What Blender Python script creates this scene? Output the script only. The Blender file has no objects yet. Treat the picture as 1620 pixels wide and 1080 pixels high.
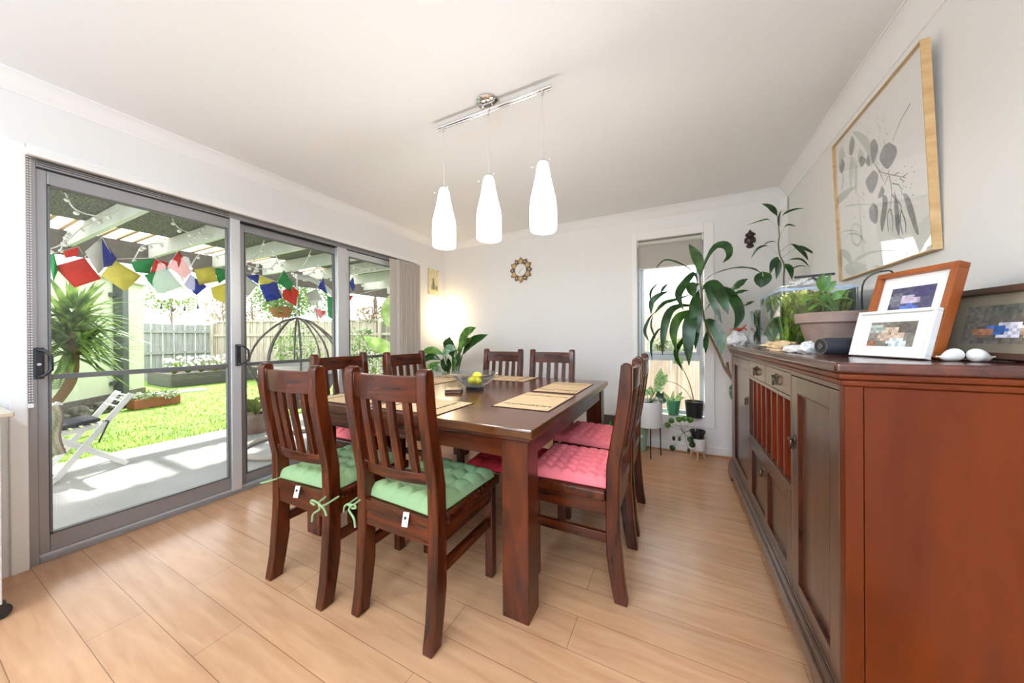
import bpy, math, random
from mathutils import Vector, Matrix, noise
R = math.radians; PI = math.pi
V = Vector
sc = bpy.context.scene
C = sc.collection
rnd = random.Random(7)
LAMP = 11; UP = 80; EXPO = 0.22

# ------------------------------------------------------------ camera model
F_PX, YAW, PITCH, ROLL, CX, CY, H = 495.3466, .442034622, .00202855860, -.00634245466, 834.191849, 535.061294, 1.15
XL, XR, YB, ZC = -2.950, .9045, 3.4987, 2.452

def ray(x, y):
    x -= CX; y -= CY
    X = x*math.cos(ROLL)+y*math.sin(ROLL); Y = -x*math.sin(ROLL)+y*math.cos(ROLL)
    r = X/F_PX; u = -Y/F_PX; d = 1.0
    d, u = d*math.cos(PITCH)+u*math.sin(PITCH), u*math.cos(PITCH)-d*math.sin(PITCH)
    s, c = math.sin(YAW), math.cos(YAW)
    return V((c*r-s*d, s*r+c*d, u))
def at(ax, v, x, y):
    """point of the room seen at photo pixel x,y on the plane ax = v"""
    d = ray(x, y); i = 'XYZ'.index(ax); o = V((0, 0, H))
    return o + d*((v-o[i])/d[i])

cam_d = bpy.data.cameras.new('camera'); cam = bpy.data.objects.new('camera', cam_d); C.objects.link(cam)
cam_d.sensor_width = 36; cam_d.sensor_fit = 'HORIZONTAL'; cam_d.lens = F_PX/1620*36
cam_d.shift_x = -(CX-810)/1620; cam_d.shift_y = -(540-CY)/1620
cam_d.clip_start = .02; cam_d.clip_end = 200
_s, _c = math.sin(YAW), math.cos(YAW)
fw = V((-_s*math.cos(PITCH), _c*math.cos(PITCH), -math.sin(PITCH)))
rt = V((_c, _s, 0)); up = rt.cross(fw)
rt2 = rt*math.cos(ROLL) + up*math.sin(-ROLL)*-1*-1
k = ROLL
# image x axis is rolled by k (clockwise positive in pixel space)
rt2 = rt*math.cos(k) + up*math.sin(k)
up2 = up*math.cos(k) - rt*math.sin(k)
M = Matrix((( rt2.x, up2.x, -fw.x, 0), (rt2.y, up2.y, -fw.y, 0), (rt2.z, up2.z, -fw.z, H), (0, 0, 0, 1)))
cam.matrix_world = M
sc.camera = cam

# ------------------------------------------------------------ materials
MATS = {}
def _base(name):
    m = bpy.data.materials.new(name); m.use_nodes = True
    nt = m.node_tree; b = nt.nodes['Principled BSDF']; MATS[name] = m
    return m, nt, b
def srgb(r, g, b):
    f = lambda c: (c/255/12.92) if c/255 <= .04045 else ((c/255+.055)/1.055)**2.4
    return (f(r), f(g), f(b), 1)
def mat(name, col, rough=.5, metal=0, bump=0, bscale=60, var=0, vscale=8, spec=.5, coat=0, emit=None, estr=0, stretch=(1, 1, 1)):
    m, nt, b = _base(name)
    b.inputs['Base Color'].default_value = col
    b.inputs['Roughness'].default_value = rough; b.inputs['Metallic'].default_value = metal
    b.inputs['Specular IOR Level'].default_value = spec; b.inputs['Coat Weight'].default_value = coat
    if emit:
        b.inputs['Emission Color'].default_value = emit; b.inputs['Emission Strength'].default_value = estr
    if bump or var:
        tc = nt.nodes.new('ShaderNodeTexCoord'); mp = nt.nodes.new('ShaderNodeMapping')
        mp.inputs['Scale'].default_value = stretch
        nt.links.new(tc.outputs['Object'], mp.inputs['Vector'])
    if var:
        n = nt.nodes.new('ShaderNodeTexNoise'); n.inputs['Scale'].default_value = vscale; n.inputs['Detail'].default_value = 4
        nt.links.new(mp.outputs[0], n.inputs['Vector'])
        r = nt.nodes.new('ShaderNodeValToRGB')
        r.color_ramp.elements[0].position = .3; r.color_ramp.elements[1].position = .7
        r.color_ramp.elements[0].color = [max(0, c*(1-var)) for c in col[:3]]+[1]
        r.color_ramp.elements[1].color = [min(1, c*(1+var)) for c in col[:3]]+[1]
        nt.links.new(n.outputs['Fac'], r.inputs[0]); nt.links.new(r.outputs[0], b.inputs['Base Color'])
    if bump:
        n = nt.nodes.new('ShaderNodeTexNoise'); n.inputs['Scale'].default_value = bscale; n.inputs['Detail'].default_value = 3
        nt.links.new(mp.outputs[0], n.inputs['Vector'])
        bp = nt.nodes.new('ShaderNodeBump'); bp.inputs['Strength'].default_value = bump; bp.inputs['Distance'].default_value = .01
        nt.links.new(n.outputs['Fac'], bp.inputs['Height']); nt.links.new(bp.outputs[0], b.inputs['Normal'])
    return m
def wood(name, dark, light, rough=.3, stretch=(9, 9, 1), coat=.3, scale=3.0, spec=.5):
    m, nt, b = _base(name)
    tc = nt.nodes.new('ShaderNodeTexCoord'); mp = nt.nodes.new('ShaderNodeMapping'); mp.inputs['Scale'].default_value = stretch
    nt.links.new(tc.outputs['Object'], mp.inputs[0])
    n = nt.nodes.new('ShaderNodeTexNoise'); n.inputs['Scale'].default_value = scale; n.inputs['Detail'].default_value = 6
    n.inputs['Distortion'].default_value = .6
    nt.links.new(mp.outputs[0], n.inputs['Vector'])
    r = nt.nodes.new('ShaderNodeValToRGB'); e = r.color_ramp.elements
    e[0].position = .32; e[1].position = .68; e[0].color = dark; e[1].color = light
    nt.links.new(n.outputs['Fac'], r.inputs[0]); nt.links.new(r.outputs[0], b.inputs['Base Color'])
    b.inputs['Roughness'].default_value = rough; b.inputs['Coat Weight'].default_value = coat; b.inputs['Coat Roughness'].default_value = .15
    b.inputs['Specular IOR Level'].default_value = spec
    return m
def glass(name, tint=(1, 1, 1, 1), refl=.06, rough=0.0):
    m = bpy.data.materials.new(name); m.use_nodes = True; nt = m.node_tree; nt.nodes.clear()
    o = nt.nodes.new('ShaderNodeOutputMaterial'); mx = nt.nodes.new('ShaderNodeMixShader')
    t = nt.nodes.new('ShaderNodeBsdfTransparent'); t.inputs[0].default_value = tint
    g = nt.nodes.new('ShaderNodeBsdfGlossy'); g.inputs['Roughness'].default_value = rough; g.inputs[0].default_value = (1, 1, 1, 1)
    lw = nt.nodes.new('ShaderNodeLayerWeight'); lw.inputs[0].default_value = .5
    pw = nt.nodes.new('ShaderNodeMath'); pw.operation = 'POWER'; pw.inputs[1].default_value = 4.5
    fr = nt.nodes.new('ShaderNodeMath'); fr.operation = 'MULTIPLY_ADD'; fr.inputs[1].default_value = 1-refl; fr.inputs[2].default_value = refl
    nt.links.new(lw.outputs['Facing'], pw.inputs[0]); nt.links.new(pw.outputs[0], fr.inputs[0])
    nt.links.new(fr.outputs[0], mx.inputs[0]); nt.links.new(t.outputs[0], mx.inputs[1]); nt.links.new(g.outputs[0], mx.inputs[2])
    nt.links.new(mx.outputs[0], o.inputs[0]); MATS[name] = m
    return m
def leafmat(name, c1, c2, rough=.35, trans=.25, scale=14, stretch=(1, 1, 1)):
    m, nt, b = _base(name)
    tc = nt.nodes.new('ShaderNodeTexCoord'); mp = nt.nodes.new('ShaderNodeMapping'); mp.inputs['Scale'].default_value = stretch
    n = nt.nodes.new('ShaderNodeTexNoise'); n.inputs['Scale'].default_value = scale
    nt.links.new(tc.outputs['Object'], mp.inputs[0]); nt.links.new(mp.outputs[0], n.inputs['Vector'])
    r = nt.nodes.new('ShaderNodeValToRGB'); e = r.color_ramp.elements
    e[0].position = .35; e[1].position = .65; e[0].color = c1; e[1].color = c2
    nt.links.new(n.outputs['Fac'], r.inputs[0]); nt.links.new(r.outputs[0], b.inputs['Base Color'])
    b.inputs['Roughness'].default_value = rough
    out = nt.nodes['Material Output']; mx = nt.nodes.new('ShaderNodeMixShader'); mx.inputs[0].default_value = trans
    tl = nt.nodes.new('ShaderNodeBsdfTranslucent'); nt.links.new(r.outputs[0], tl.inputs[0])
    nt.links.new(b.outputs[0], mx.inputs[1]); nt.links.new(tl.outputs[0], mx.inputs[2]); nt.links.new(mx.outputs[0], out.inputs[0])
    return m
def cloth(name, col, trans=.3, rough=.9, bump=0):
    m, nt, b = _base(name)
    b.inputs['Base Color'].default_value = col; b.inputs['Roughness'].default_value = rough
    b.inputs['Specular IOR Level'].default_value = .15
    out = nt.nodes['Material Output']; mx = nt.nodes.new('ShaderNodeMixShader'); mx.inputs[0].default_value = trans
    tl = nt.nodes.new('ShaderNodeBsdfTranslucent'); tl.inputs[0].default_value = col
    nt.links.new(b.outputs[0], mx.inputs[1]); nt.links.new(tl.outputs[0], mx.inputs[2]); nt.links.new(mx.outputs[0], out.inputs[0])
    return m
def vcmat(name, rough=.5, coat=0):
    m, nt, b = _base(name)
    a = nt.nodes.new('ShaderNodeVertexColor'); a.layer_name = 'Col'
    nt.links.new(a.outputs[0], b.inputs['Base Color']); b.inputs['Roughness'].default_value = rough; b.inputs['Coat Weight'].default_value = coat
    return m

WALL = mat('wall_paint', (.80, .79, .775, 1), .55, bump=.02, bscale=300)
CEIL = mat('ceiling_paint', (.86, .87, .88, 1), .7)
CORN = mat('cornice_paint', (.86, .86, .865, 1), .5)
TRIM = mat('trim_gloss_white', (.85, .835, .82, 1), .3)
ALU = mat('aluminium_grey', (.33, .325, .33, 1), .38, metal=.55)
ALUD = mat('aluminium_dark_grey', (.15, .15, .155, 1), .42, metal=.5)  # darker grey for midrails and glazing beads
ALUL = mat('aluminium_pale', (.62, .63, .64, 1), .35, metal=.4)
BLK = mat('black_plastic', (.012, .012, .014, 1), .35)
BLKM = mat('black_metal', (.015, .015, .017, 1), .4, metal=.3)
CHROME = mat('chrome', (.72, .72, .73, 1), .12, metal=1)
WHITE = mat('white_plastic', (.82, .82, .81, 1), .35)
CERAM = mat('white_ceramic', (.86, .845, .82, 1), .25)
GLASS = glass('window_glass', (.98, .99, .985, 1), .03)
CGLASS = glass('clear_glass', (.97, .99, .98, 1), .02)
BGLASS = glass('bowl_glass', (.80, .85, .91, 1), .10, .12)
WD = srgb(36, 10, 3); WLt = srgb(86, 33, 9)
WOODV = wood('mahogany_upright', WD, WLt, .24, (9, 9, 1.2), .0, 3, .38)
WOODH = wood('mahogany_cross', WD, WLt, .24, (1.2, 9, 9), .0, 3, .38)
WOODY = wood('mahogany_lengthwise', WD, WLt, .24, (9, 1.2, 9), .0, 3, .38)
TOPW = wood('table_top_wood', srgb(68, 34, 14), srgb(98, 54, 24), .22, (1.0, 7, 7), .1, 2.2)
LEGW = wood('table_leg_wood', srgb(44, 14, 4), srgb(98, 38, 10), .26, (7, 7, 1.3), 0, 2.2, .38)
CABF = wood('sideboard_front_sheen_wood', srgb(72, 46, 30), srgb(92, 60, 40), .34, (8, 8, 1), .45, 3, .8)  # greyish brown: the windows' reflection on the front is put into the colour
CABR = wood('sideboard_red_wood', srgb(84, 20, 4), srgb(128, 42, 10), .32, (5, 5, .8), .0, 2)
CABD = wood('sideboard_side_wood', srgb(70, 20, 0), srgb(104, 40, 4), .3, (2.5, 2.5, .7), 0, 1.6, .25)
CABT = wood('sideboard_top_wood', srgb(62, 24, 14), srgb(92, 40, 24), .22, (7, 1, 7), .5, 2.5)
PINE = wood('pale_pine', srgb(196, 158, 108), srgb(222, 188, 138), .5, (3, 3, 14), 0, 2.2)
AMBER = wood('amber_frame_wood', srgb(128, 62, 18), srgb(160, 82, 26), .35, (4, 4, 1), 0, 3)
DKFR = wood('dark_frame_wood', srgb(56, 34, 24), srgb(86, 54, 40), .35, (4, 4, 1), .2, 3)
BRASS = mat('aged_bronze', (.10, .07, .045, 1), .32, metal=.9)
RED = mat('red_cotton', srgb(243, 124, 132), .85, bump=.12, bscale=400, spec=.2)
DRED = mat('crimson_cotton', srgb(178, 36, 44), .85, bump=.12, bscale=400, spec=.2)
GREEN = mat('sage_cotton', srgb(138, 162, 116), .85, bump=.12, bscale=400, spec=.2)
MATST = wood('placemat_straw', srgb(180, 148, 112), srgb(212, 184, 148), .75, (40, 3, 3), 0, 6, .2)
MATSTY = wood('placemat_straw_turned', srgb(180, 148, 112), srgb(212, 184, 148), .75, (3, 40, 3), 0, 6, .2)
MATB = mat('placemat_border', srgb(52, 22, 16), .8)
MATG = mat('placemat_band', srgb(60, 64, 50), .8)

# floor: laminate boards running across the room
def floor_mat():
    m, nt, b = _base('laminate_floor')
    tc = nt.nodes.new('ShaderNodeTexCoord'); mp = nt.nodes.new('ShaderNodeMapping')
    mp.inputs['Location'].default_value = (.37, -.052, 0)
    br = nt.nodes.new('ShaderNodeTexBrick')
    br.inputs['Scale'].default_value = 1; br.inputs['Brick Width'].default_value = 1.22; br.inputs['Row Height'].default_value = .15
    br.inputs['Mortar Size'].default_value = .0012; br.inputs['Mortar Smooth'].default_value = .2; br.offset = .37; br.inputs['Bias'].default_value = 0
    br.inputs['Color1'].default_value = (.94, .94, .94, 1); br.inputs['Color2'].default_value = (1.04, 1.04, 1.04, 1); br.inputs['Mortar'].default_value = (.42, .38, .36, 1)
    nt.links.new(tc.outputs['Object'], mp.inputs[0]); nt.links.new(mp.outputs[0], br.inputs['Vector'])
    mp2 = nt.nodes.new('ShaderNodeMapping'); mp2.inputs['Scale'].default_value = (1.2, 11, 1)
    nt.links.new(tc.outputs['Object'], mp2.inputs[0])
    n = nt.nodes.new('ShaderNodeTexNoise'); n.inputs['Scale'].default_value = 2.6; n.inputs['Detail'].default_value = 8; n.inputs['Distortion'].default_value = .5
    nt.links.new(mp2.outputs[0], n.inputs['Vector'])
    r = nt.nodes.new('ShaderNodeValToRGB'); e = r.color_ramp.elements
    e[0].position = .3; e[1].position = .7; e[0].color = srgb(186, 134, 96); e[1].color = srgb(206, 156, 116)
    nt.links.new(n.outputs['Fac'], r.inputs[0])
    mx = nt.nodes.new('ShaderNodeMix'); mx.data_type = 'RGBA'; mx.blend_type = 'MULTIPLY'; mx.inputs['Factor'].default_value = 1
    nt.links.new(r.outputs[0], mx.inputs['A']); nt.links.new(br.outputs['Color'], mx.inputs['B'])
    nt.links.new(mx.outputs['Result'], b.inputs['Base Color'])
    b.inputs['Roughness'].default_value = .27; b.inputs['Specular IOR Level'].default_value = .6
    n2 = nt.nodes.new('ShaderNodeTexNoise'); n2.inputs['Scale'].default_value = 9
    nt.links.new(tc.outputs['Object'], n2.inputs['Vector'])
    bp = nt.nodes.new('ShaderNodeBump'); bp.inputs['Strength'].default_value = .04; bp.inputs['Distance'].default_value = .01
    nt.links.new(n2.outputs['Fac'], bp.inputs['Height']); nt.links.new(bp.outputs[0], b.inputs['Normal'])
    return m
FLOOR = floor_mat()

# ------------------------------------------------------------ mesh helpers
ORG = {}
class MB:
    def __init__(s): s.v = []; s.f = []; s.c = []
    def add(s, vs, fs, col=None):
        o = len(s.v); s.v += [V(p) for p in vs]; s.f += [[i+o for i in f] for f in fs]; s.c += [col]*len(fs); return s
    def box(s, x0, x1, y0, y1, z0, z1, col=None):
        vs = [(x0, y0, z0), (x1, y0, z0), (x1, y1, z0), (x0, y1, z0), (x0, y0, z1), (x1, y0, z1), (x1, y1, z1), (x0, y1, z1)]
        return s.add(vs, [(0, 3, 2, 1), (4, 5, 6, 7), (0, 1, 5, 4), (1, 2, 6, 5), (2, 3, 7, 6), (3, 0, 4, 7)], col)
    def obox(s, c, size, ax=(1, 0, 0), ay=(0, 1, 0), col=None):
        c = V(c); ax = V(ax).normalized(); ay = V(ay).normalized(); az = ax.cross(ay).normalized(); h = [q/2 for q in size]
        vs = [c+ax*(sx*h[0])+ay*(sy*h[1])+az*(sz*h[2]) for sz in (-1, 1) for sx, sy in ((-1, -1), (1, -1), (1, 1), (-1, 1))]
        return s.add(vs, [(0, 3, 2, 1), (4, 5, 6, 7), (0, 1, 5, 4), (1, 2, 6, 5), (2, 3, 7, 6), (3, 0, 4, 7)], col)
    def bar(s, a, b, w, h, upv=(0, 0, 1)):
        a = V(a); b = V(b); d = (b-a); u = V(upv)
        if abs(d.normalized().dot(u)) > .95: u = V((0, 1, 0))
        side = d.cross(u).normalized()
        return s.obox((a+b)/2, (d.length, w, h), d, side)
    def tube(s, pts, r, n=10, cap=True, closed=False):
        pts = [V(p) for p in pts]; N = len(pts); rs = r if isinstance(r, (list, tuple)) else [r]*N
        rings = []; prev = None
        for i, p in enumerate(pts):
            if closed: t = (pts[(i+1) % N]-pts[i-1])
            else: t = (pts[min(i+1, N-1)]-pts[max(i-1, 0)])
            t = t.normalized() if t.length > 1e-9 else V((0, 0, 1))
            if prev is None:
                a = V((0, 0, 1)) if abs(t.z) < .9 else V((1, 0, 0)); u = t.cross(a).normalized()
            else:
                u = prev-t*prev.dot(t); u = u.normalized() if u.length > 1e-6 else t.cross(V((0, 0, 1))).normalized()
            prev = u; w = t.cross(u)
            rings.append([p+(u*math.cos(2*PI*j/n)+w*math.sin(2*PI*j/n))*rs[i] for j in range(n)])
        vs = [q for ring in rings for q in ring]; fs = []
        for i in range(N if closed else N-1):
            i2 = (i+1) % N
            for j in range(n): fs.append((i*n+j, i*n+(j+1) % n, i2*n+(j+1) % n, i2*n+j))
        if cap and not closed:
            fs.append(tuple(range(n-1, -1, -1))); fs.append(tuple((N-1)*n+j for j in range(n)))
        return s.add(vs, fs)
    def lathe(s, prof, c=(0, 0, 0), n=28, axis=(0, 0, 1), sx=1, sy=1, capb=True, capt=True):
        c = V(c); az = V(axis).normalized(); a = V((1, 0, 0)) if abs(az.x) < .9 else V((0, 1, 0))
        ay = az.cross(a).normalized(); ax = ay.cross(az).normalized()
        vs = []; fs = []
        for r, z in prof:
            for j in range(n):
                t = 2*PI*j/n; vs.append(c+ax*(r*math.cos(t)*sx)+ay*(r*math.sin(t)*sy)+az*z)
        for i in range(len(prof)-1):
            for j in range(n): fs.append((i*n+j, i*n+(j+1) % n, (i+1)*n+(j+1) % n, (i+1)*n+j))
        if capb: fs.append(tuple(range(n-1, -1, -1)))
        if capt: fs.append(tuple((len(prof)-1)*n+j for j in range(n)))
        return s.add(vs, fs)
    def prism(s, poly, o, ax, ay, an, t0, t1, col=None):
        """poly in the plane (o, ax, ay), extruded along an from t0 to t1"""
        o = V(o); ax = V(ax); ay = V(ay); an = V(an); n = len(poly)
        vs = [o+ax*p+ay*q+an*t0 for p, q in poly]+[o+ax*p+ay*q+an*t1 for p, q in poly]
        fs = [tuple(range(n-1, -1, -1)), tuple(range(n, 2*n))]+[(i, (i+1) % n, n+(i+1) % n, n+i) for i in range(n)]
        return s.add(vs, fs, col)
    def ball(s, c, r, n=12, m=8, sc3=(1, 1, 1)):
        c = V(c); vs = [c+V((0, 0, -r*sc3[2]))]; fs = []
        for i in range(1, m):
            t = -PI/2+PI*i/m
            for j in range(n):
                a = 2*PI*j/n; vs.append(c+V((r*math.cos(t)*math.cos(a)*sc3[0], r*math.cos(t)*math.sin(a)*sc3[1], r*math.sin(t)*sc3[2])))
        vs.append(c+V((0, 0, r*sc3[2]))); T = len(vs)-1
        for j in range(n): fs.append((0, 1+(j+1) % n, 1+j)); fs.append((T, 1+(m-2)*n+j, 1+(m-2)*n+(j+1) % n))
        for i in range(m-2):
            for j in range(n): fs.append((1+i*n+j, 1+i*n+(j+1) % n, 1+(i+1)*n+(j+1) % n, 1+(i+1)*n+j))
        return s.add(vs, fs)
    def leaf(s, pts, wmax, nrm=None, fold=.25, peak=.4, wave=0, stem=0, n=12, tipw=.04, col=None):
        P = spline(pts, n); N = len(P); vs = []; fs = []
        hint = V(nrm) if nrm is not None else V((rnd.uniform(-.4, .4), -1, rnd.uniform(-.2, .5)))
        for i, p in enumerate(P):
            t = i/(N-1); tg = (P[min(i+1, N-1)]-P[max(i-1, 0)]).normalized()
            side = tg.cross(hint); side = side.normalized() if side.length > .05 else V((1, 0, 0))
            nn = side.cross(tg).normalized()
            if t < stem: w = .035*wmax if stem else 0
            else:
                q = (t-stem)/(1-stem)
                w = wmax*.5*max(tipw, (math.sin(PI*min(1, q**(math.log(.5)/math.log(peak)))))**.9) if 0 < q < 1 else wmax*.02
            wv = wave*wmax*math.sin(t*14+i)
            vs += [p+side*w+nn*(w*fold+wv), p, p-side*w+nn*(w*fold-wv)]
        for i in range(N-1):
            a = i*3; fs += [(a, a+1, a+4, a+3), (a+1, a+2, a+5, a+4)]
        return s.add(vs, fs, col)
    def build(s, name, m, parent=None, bevel=0, smooth=False, org=None, seg=2, label=None, solid=0, angle=40):
        if org is None:
            if parent is not None: org = ORG.get(parent.name, V((0, 0, 0)))
            else:
                xs = [p.x for p in s.v]; ys = [p.y for p in s.v]; zs = [p.z for p in s.v]
                org = V(((min(xs)+max(xs))/2, (min(ys)+max(ys))/2, min(zs)))
        org = V(org); me = bpy.data.meshes.new(name); me.from_pydata([p-org for p in s.v], [], s.f); me.update()
        if m: me.materials.append(m)
        if any(c is not None for c in s.c):
            ca = me.color_attributes.new('Col', 'FLOAT_COLOR', 'CORNER'); i = 0
            for pl, c in zip(me.polygons, s.c):
                c = c or (1, 1, 1, 1)
                for _ in pl.loop_indices: ca.data[i].color = c; i += 1
        if smooth:
            me.polygons.foreach_set('use_smooth', [True]*len(me.polygons)); me.set_sharp_from_angle(angle=R(angle))
        o = bpy.data.objects.new(name, me); C.objects.link(o)
        if parent is not None: o.parent = parent
        else: o.location = org
        ORG[o.name] = org
        if bevel:
            b = o.modifiers.new('bevel', 'BEVEL'); b.width = bevel; b.segments = seg; b.limit_method = 'ANGLE'
        if solid:
            q = o.modifiers.new('thick', 'SOLIDIFY'); q.thickness = solid; q.offset = 0
        if label: o['label'] = label
        return o
def spline(pts, n=12):
    P = [V(p) for p in pts]
    if len(P) == 2: return [P[0].lerp(P[1], i/n) for i in range(n+1)]
    Q = [P[0]*2-P[1]]+P+[P[-1]*2-P[-2]]; segs = len(P)-1; out = []
    for i in range(n+1):
        t = i/n*segs; k = min(int(t), segs-1); u = t-k; a, b, c, d = Q[k:k+4]
        out.append(.5*((2*b)+(c-a)*u+(2*a-5*b+4*c-d)*u*u+(3*b-a-3*c+d)*u**3))
    return out
def thing(name, label, cat, loc, group=None, rz=0):
    o = bpy.data.objects.new(name, None); C.objects.link(o); o.location = loc; o.rotation_euler = (0, 0, rz)
    o.empty_display_size = .1; ORG[o.name] = V(loc)
    return tag(o, label, cat, group)
def tag(o, label=None, cat=None, group=None, kind=None):
    if label: o['label'] = label
    if cat: o['category'] = cat
    if group: o['group'] = group
    if kind: o['kind'] = kind
    return o
def struct(o): o['kind'] = 'structure'; return o
def dup(root, loc, rz, label, group=None):
    r = root.copy(); C.objects.link(r); r.location = loc; r.rotation_euler = (0, 0, rz); r['label'] = label
    if group: r['group'] = group
    for ch in list(root.children):
        c = ch.copy(); C.objects.link(c); c.parent = r
        for g in list(ch.children):
            d = g.copy(); C.objects.link(d); d.parent = c
    return r
def leafpx(mb, pts, w, nrm=None, **k):
    """pts: (px, py, Y) leaf mid-rib points"""
    return mb.leaf([at('Y', y, a, b) for a, b, y in pts], w, nrm, **k)

# ============================================================ THE ROOM
YR = -4.2   # rear of the open-plan room behind the camera
D0, D1, DZ = .348, 2.962, 2.092        # sliding door opening
W0, W1, WZ0, WZ1 = -.365, .252, .36, 2.165   # back window opening
struct(MB().box(XL-.12, XR+.12, YR-.12, YB+.12, -.12, 0).build('floor', FLOOR, org=(0, 0, 0)))
struct(MB().box(XL-.12, XR+.12, YR-.12, YB+.12, ZC, ZC+.1).build('ceiling', CEIL))
w = MB()
w.box(XL-.12, XL, YR, D0, -.12, ZC); w.box(XL-.12, XL, D1, YB+.12, -.12, ZC); w.box(XL-.12, XL, D0, D1, DZ, ZC)
struct(w.build('wall_left', WALL))
w = MB()
w.box(XL, W0, YB, YB+.12, -.12, ZC); w.box(W1, XR+.12, YB, YB+.12, -.12, ZC); w.box(W0, W1, YB, YB+.12, WZ1, ZC); w.box(W0, W1, YB, YB+.12, -.12, WZ0)
struct(w.build('wall_back', WALL))
struct(MB().box(XR, XR+.12, YR, YB, -.12, ZC).build('wall_right', WALL))
w = MB()
w.box(XL, -2.5, YR-.12, YR, -.12, ZC); w.box(.5, XR, YR-.12, YR, -.12, ZC); w.box(-2.5, .5, YR-.12, YR, 2.2, ZC); w.box(-2.5, .5, YR-.12, YR, -.12, .5)
struct(w.build('wall_rear', WALL))
w = struct(MB().box(-2.5, .5, YR-.08, YR-.07, .5, 2.2).build('window_2', GLASS))  # unseen rear window, put in so that daylight fills the room
fr = MB().box(-2.5, .5, YR-.1, YR-.04, .5, .55).box(-2.5, .5, YR-.1, YR-.04, 2.15, 2.2).box(-2.5, -2.45, YR-.1, YR-.04, .55, 2.15).box(.45, .5, YR-.1, YR-.04, .55, 2.15).box(-1.03, -.97, YR-.1, YR-.04, .55, 2.15)
fr.build('window_frame', ALU, w)
# cornices: cove profile (out, down)
cp = [(.0, -.076), (.006, -.076), (.010, -.070), (.022, -.060), (.042, -.036), (.062, -.018), (.080, -.010), (.086, -.006), (.094, -.006), (.094, 0), (0, 0)]
def cove(name, fn):
    vs = []; n = len(cp)
    for e in (0, 1):
        for o, z in cp: vs.append(fn(o, e)+V((0, 0, ZC+z)))
    fs = [(i, (i+1) % n, n+(i+1) % n, n+i) for i in range(n)]
    return struct(MB().add(vs, fs).build(name, CORN, smooth=True, angle=30))
cove('trim_1', lambda o, e: V((XL+o, YR if e == 0 else YB-o, 0)))
cove('trim_2', lambda o, e: V((XL+o if e == 0 else XR-o, YB-o, 0)))
cove('trim_3', lambda o, e: V((XR-o, YB-o if e == 0 else YR, 0)))
# baseboards
struct(MB().box(XL+.014, XR, YB-.014, YB, .012, .085).build('baseboard_back', TRIM, bevel=.003))
struct(MB().box(XL+.014, XR, YB-.03, YB-.0141, 0, .014).build('trim_4', wood('floor_bead', srgb(160, 100, 60), srgb(180, 118, 74)), bevel=.003))
struct(MB().box(XL, XL+.014, D1+.05, YB-.014, .0, .085).build('baseboard_left', TRIM, bevel=.003))
struct(MB().box(XR-.014, XR, YR, YB-.03, .0, .085).build('baseboard_right', TRIM, bevel=.003))
# architraves
t = MB(); aw = .05; ap = .012
t.box(XL, XL+ap, D0-aw, D0, 0, DZ+aw); t.box(XL, XL+ap, D1, D1+aw, .086, DZ+aw); t.box(XL, XL+ap, D0, D1, DZ, DZ+aw)
struct(t.build('trim_5', TRIM, bevel=.004))
t = MB(); aw = .085; ap = .014
t.box(W0-aw+.035, W0, YB-ap, YB, WZ0-.1, WZ1+.085); t.box(W1, W1+aw, YB-ap, YB, WZ0-.1, WZ1+.085); t.box(W0, W1, YB-ap, YB, WZ1, WZ1+.085); t.box(W0, W1, YB-ap, YB, WZ0-.1, WZ0)
struct(t.build('trim_6', TRIM, bevel=.004))
# window 1: reveal, frame, transom, panes
win = MB()
YF0, YF1 = YB+.075, YB+.118
win.box(W0, W0+.035, YF0, YF1, WZ0, WZ1).box(W1-.035, W1, YF0, YF1, WZ0, WZ1).box(W0+.035, W1-.035, YF0, YF1, WZ0, WZ0+.035).box(W0+.035, W1-.035, YF0, YF1, WZ1-.035, WZ1)
win.box(W0+.035, W1-.035, YF0, YF1, .905, .965)
wn = struct(win.build('window_1', mat('window_frame_grey', (.42, .46, .48, 1), .4, metal=.4), bevel=.003))
s2 = MB().box(W0+.037, W0+.062, YF0+.01, YF1-.005, .966, WZ1-.036).box(W1-.062, W1-.037, YF0+.01, YF1-.005, .966, WZ1-.036).box(W0+.062, W1-.062, YF0+.01, YF1-.005, .966, .995).box(W0+.062, W1-.062, YF0+.01, YF1-.005, 2.1, WZ1-.036)
s2.build('sash', MATS['window_frame_grey'], wn, bevel=.002)
MB().box(W0+.06, W1-.06, YF0+.02, YF0+.025, .995, 2.1).build('pane', GLASS, wn)
MB().box(W0+.034, W1-.034, YF0+.02, YF0+.025, .395, .905).build('pane', GLASS, wn)
# roller blind in the window
rb = thing('roller_blind', 'beige roller blind half drawn in the narrow back window', 'blind', (-.06, YB+.03, 1.85))
MB().box(W0+.014, W1-.014, YB+.030, YB+.0325, 1.875, 2.13).build('blind_fabric', cloth('blind_beige', (.52, .49, .44, 1), .25), rb)
MB().box(W0+.014, W1-.014, YB+.024, YB+.036, 1.862, 1.878).build('bottom_rail', mat('beige_rail', (.62, .6, .56, 1), .5), rb, bevel=.003)
MB().lathe([(.022, 0), (.022, W1-W0-.03)], (W0+.015, YB+.035, 2.135), 20, (1, 0, 0)).build('roller_tube', mat('beige_roll', (.6, .57, .52, 1), .6), rb, smooth=True)
MB().box(W0+.003, W0+.013, YB+.01, YB+.06, 2.10, 2.163).build('bracket', WHITE, rb); MB().box(W1-.013, W1-.003, YB+.01, YB+.06, 2.10, 2.163).build('bracket', WHITE, rb)
ch = MB()
for i in range(60): ch.ball((W1-.012, YB+.018, 2.09-i*.026), .004, 6, 4)
ch.build('bead_chain', WHITE, rb)

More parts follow.
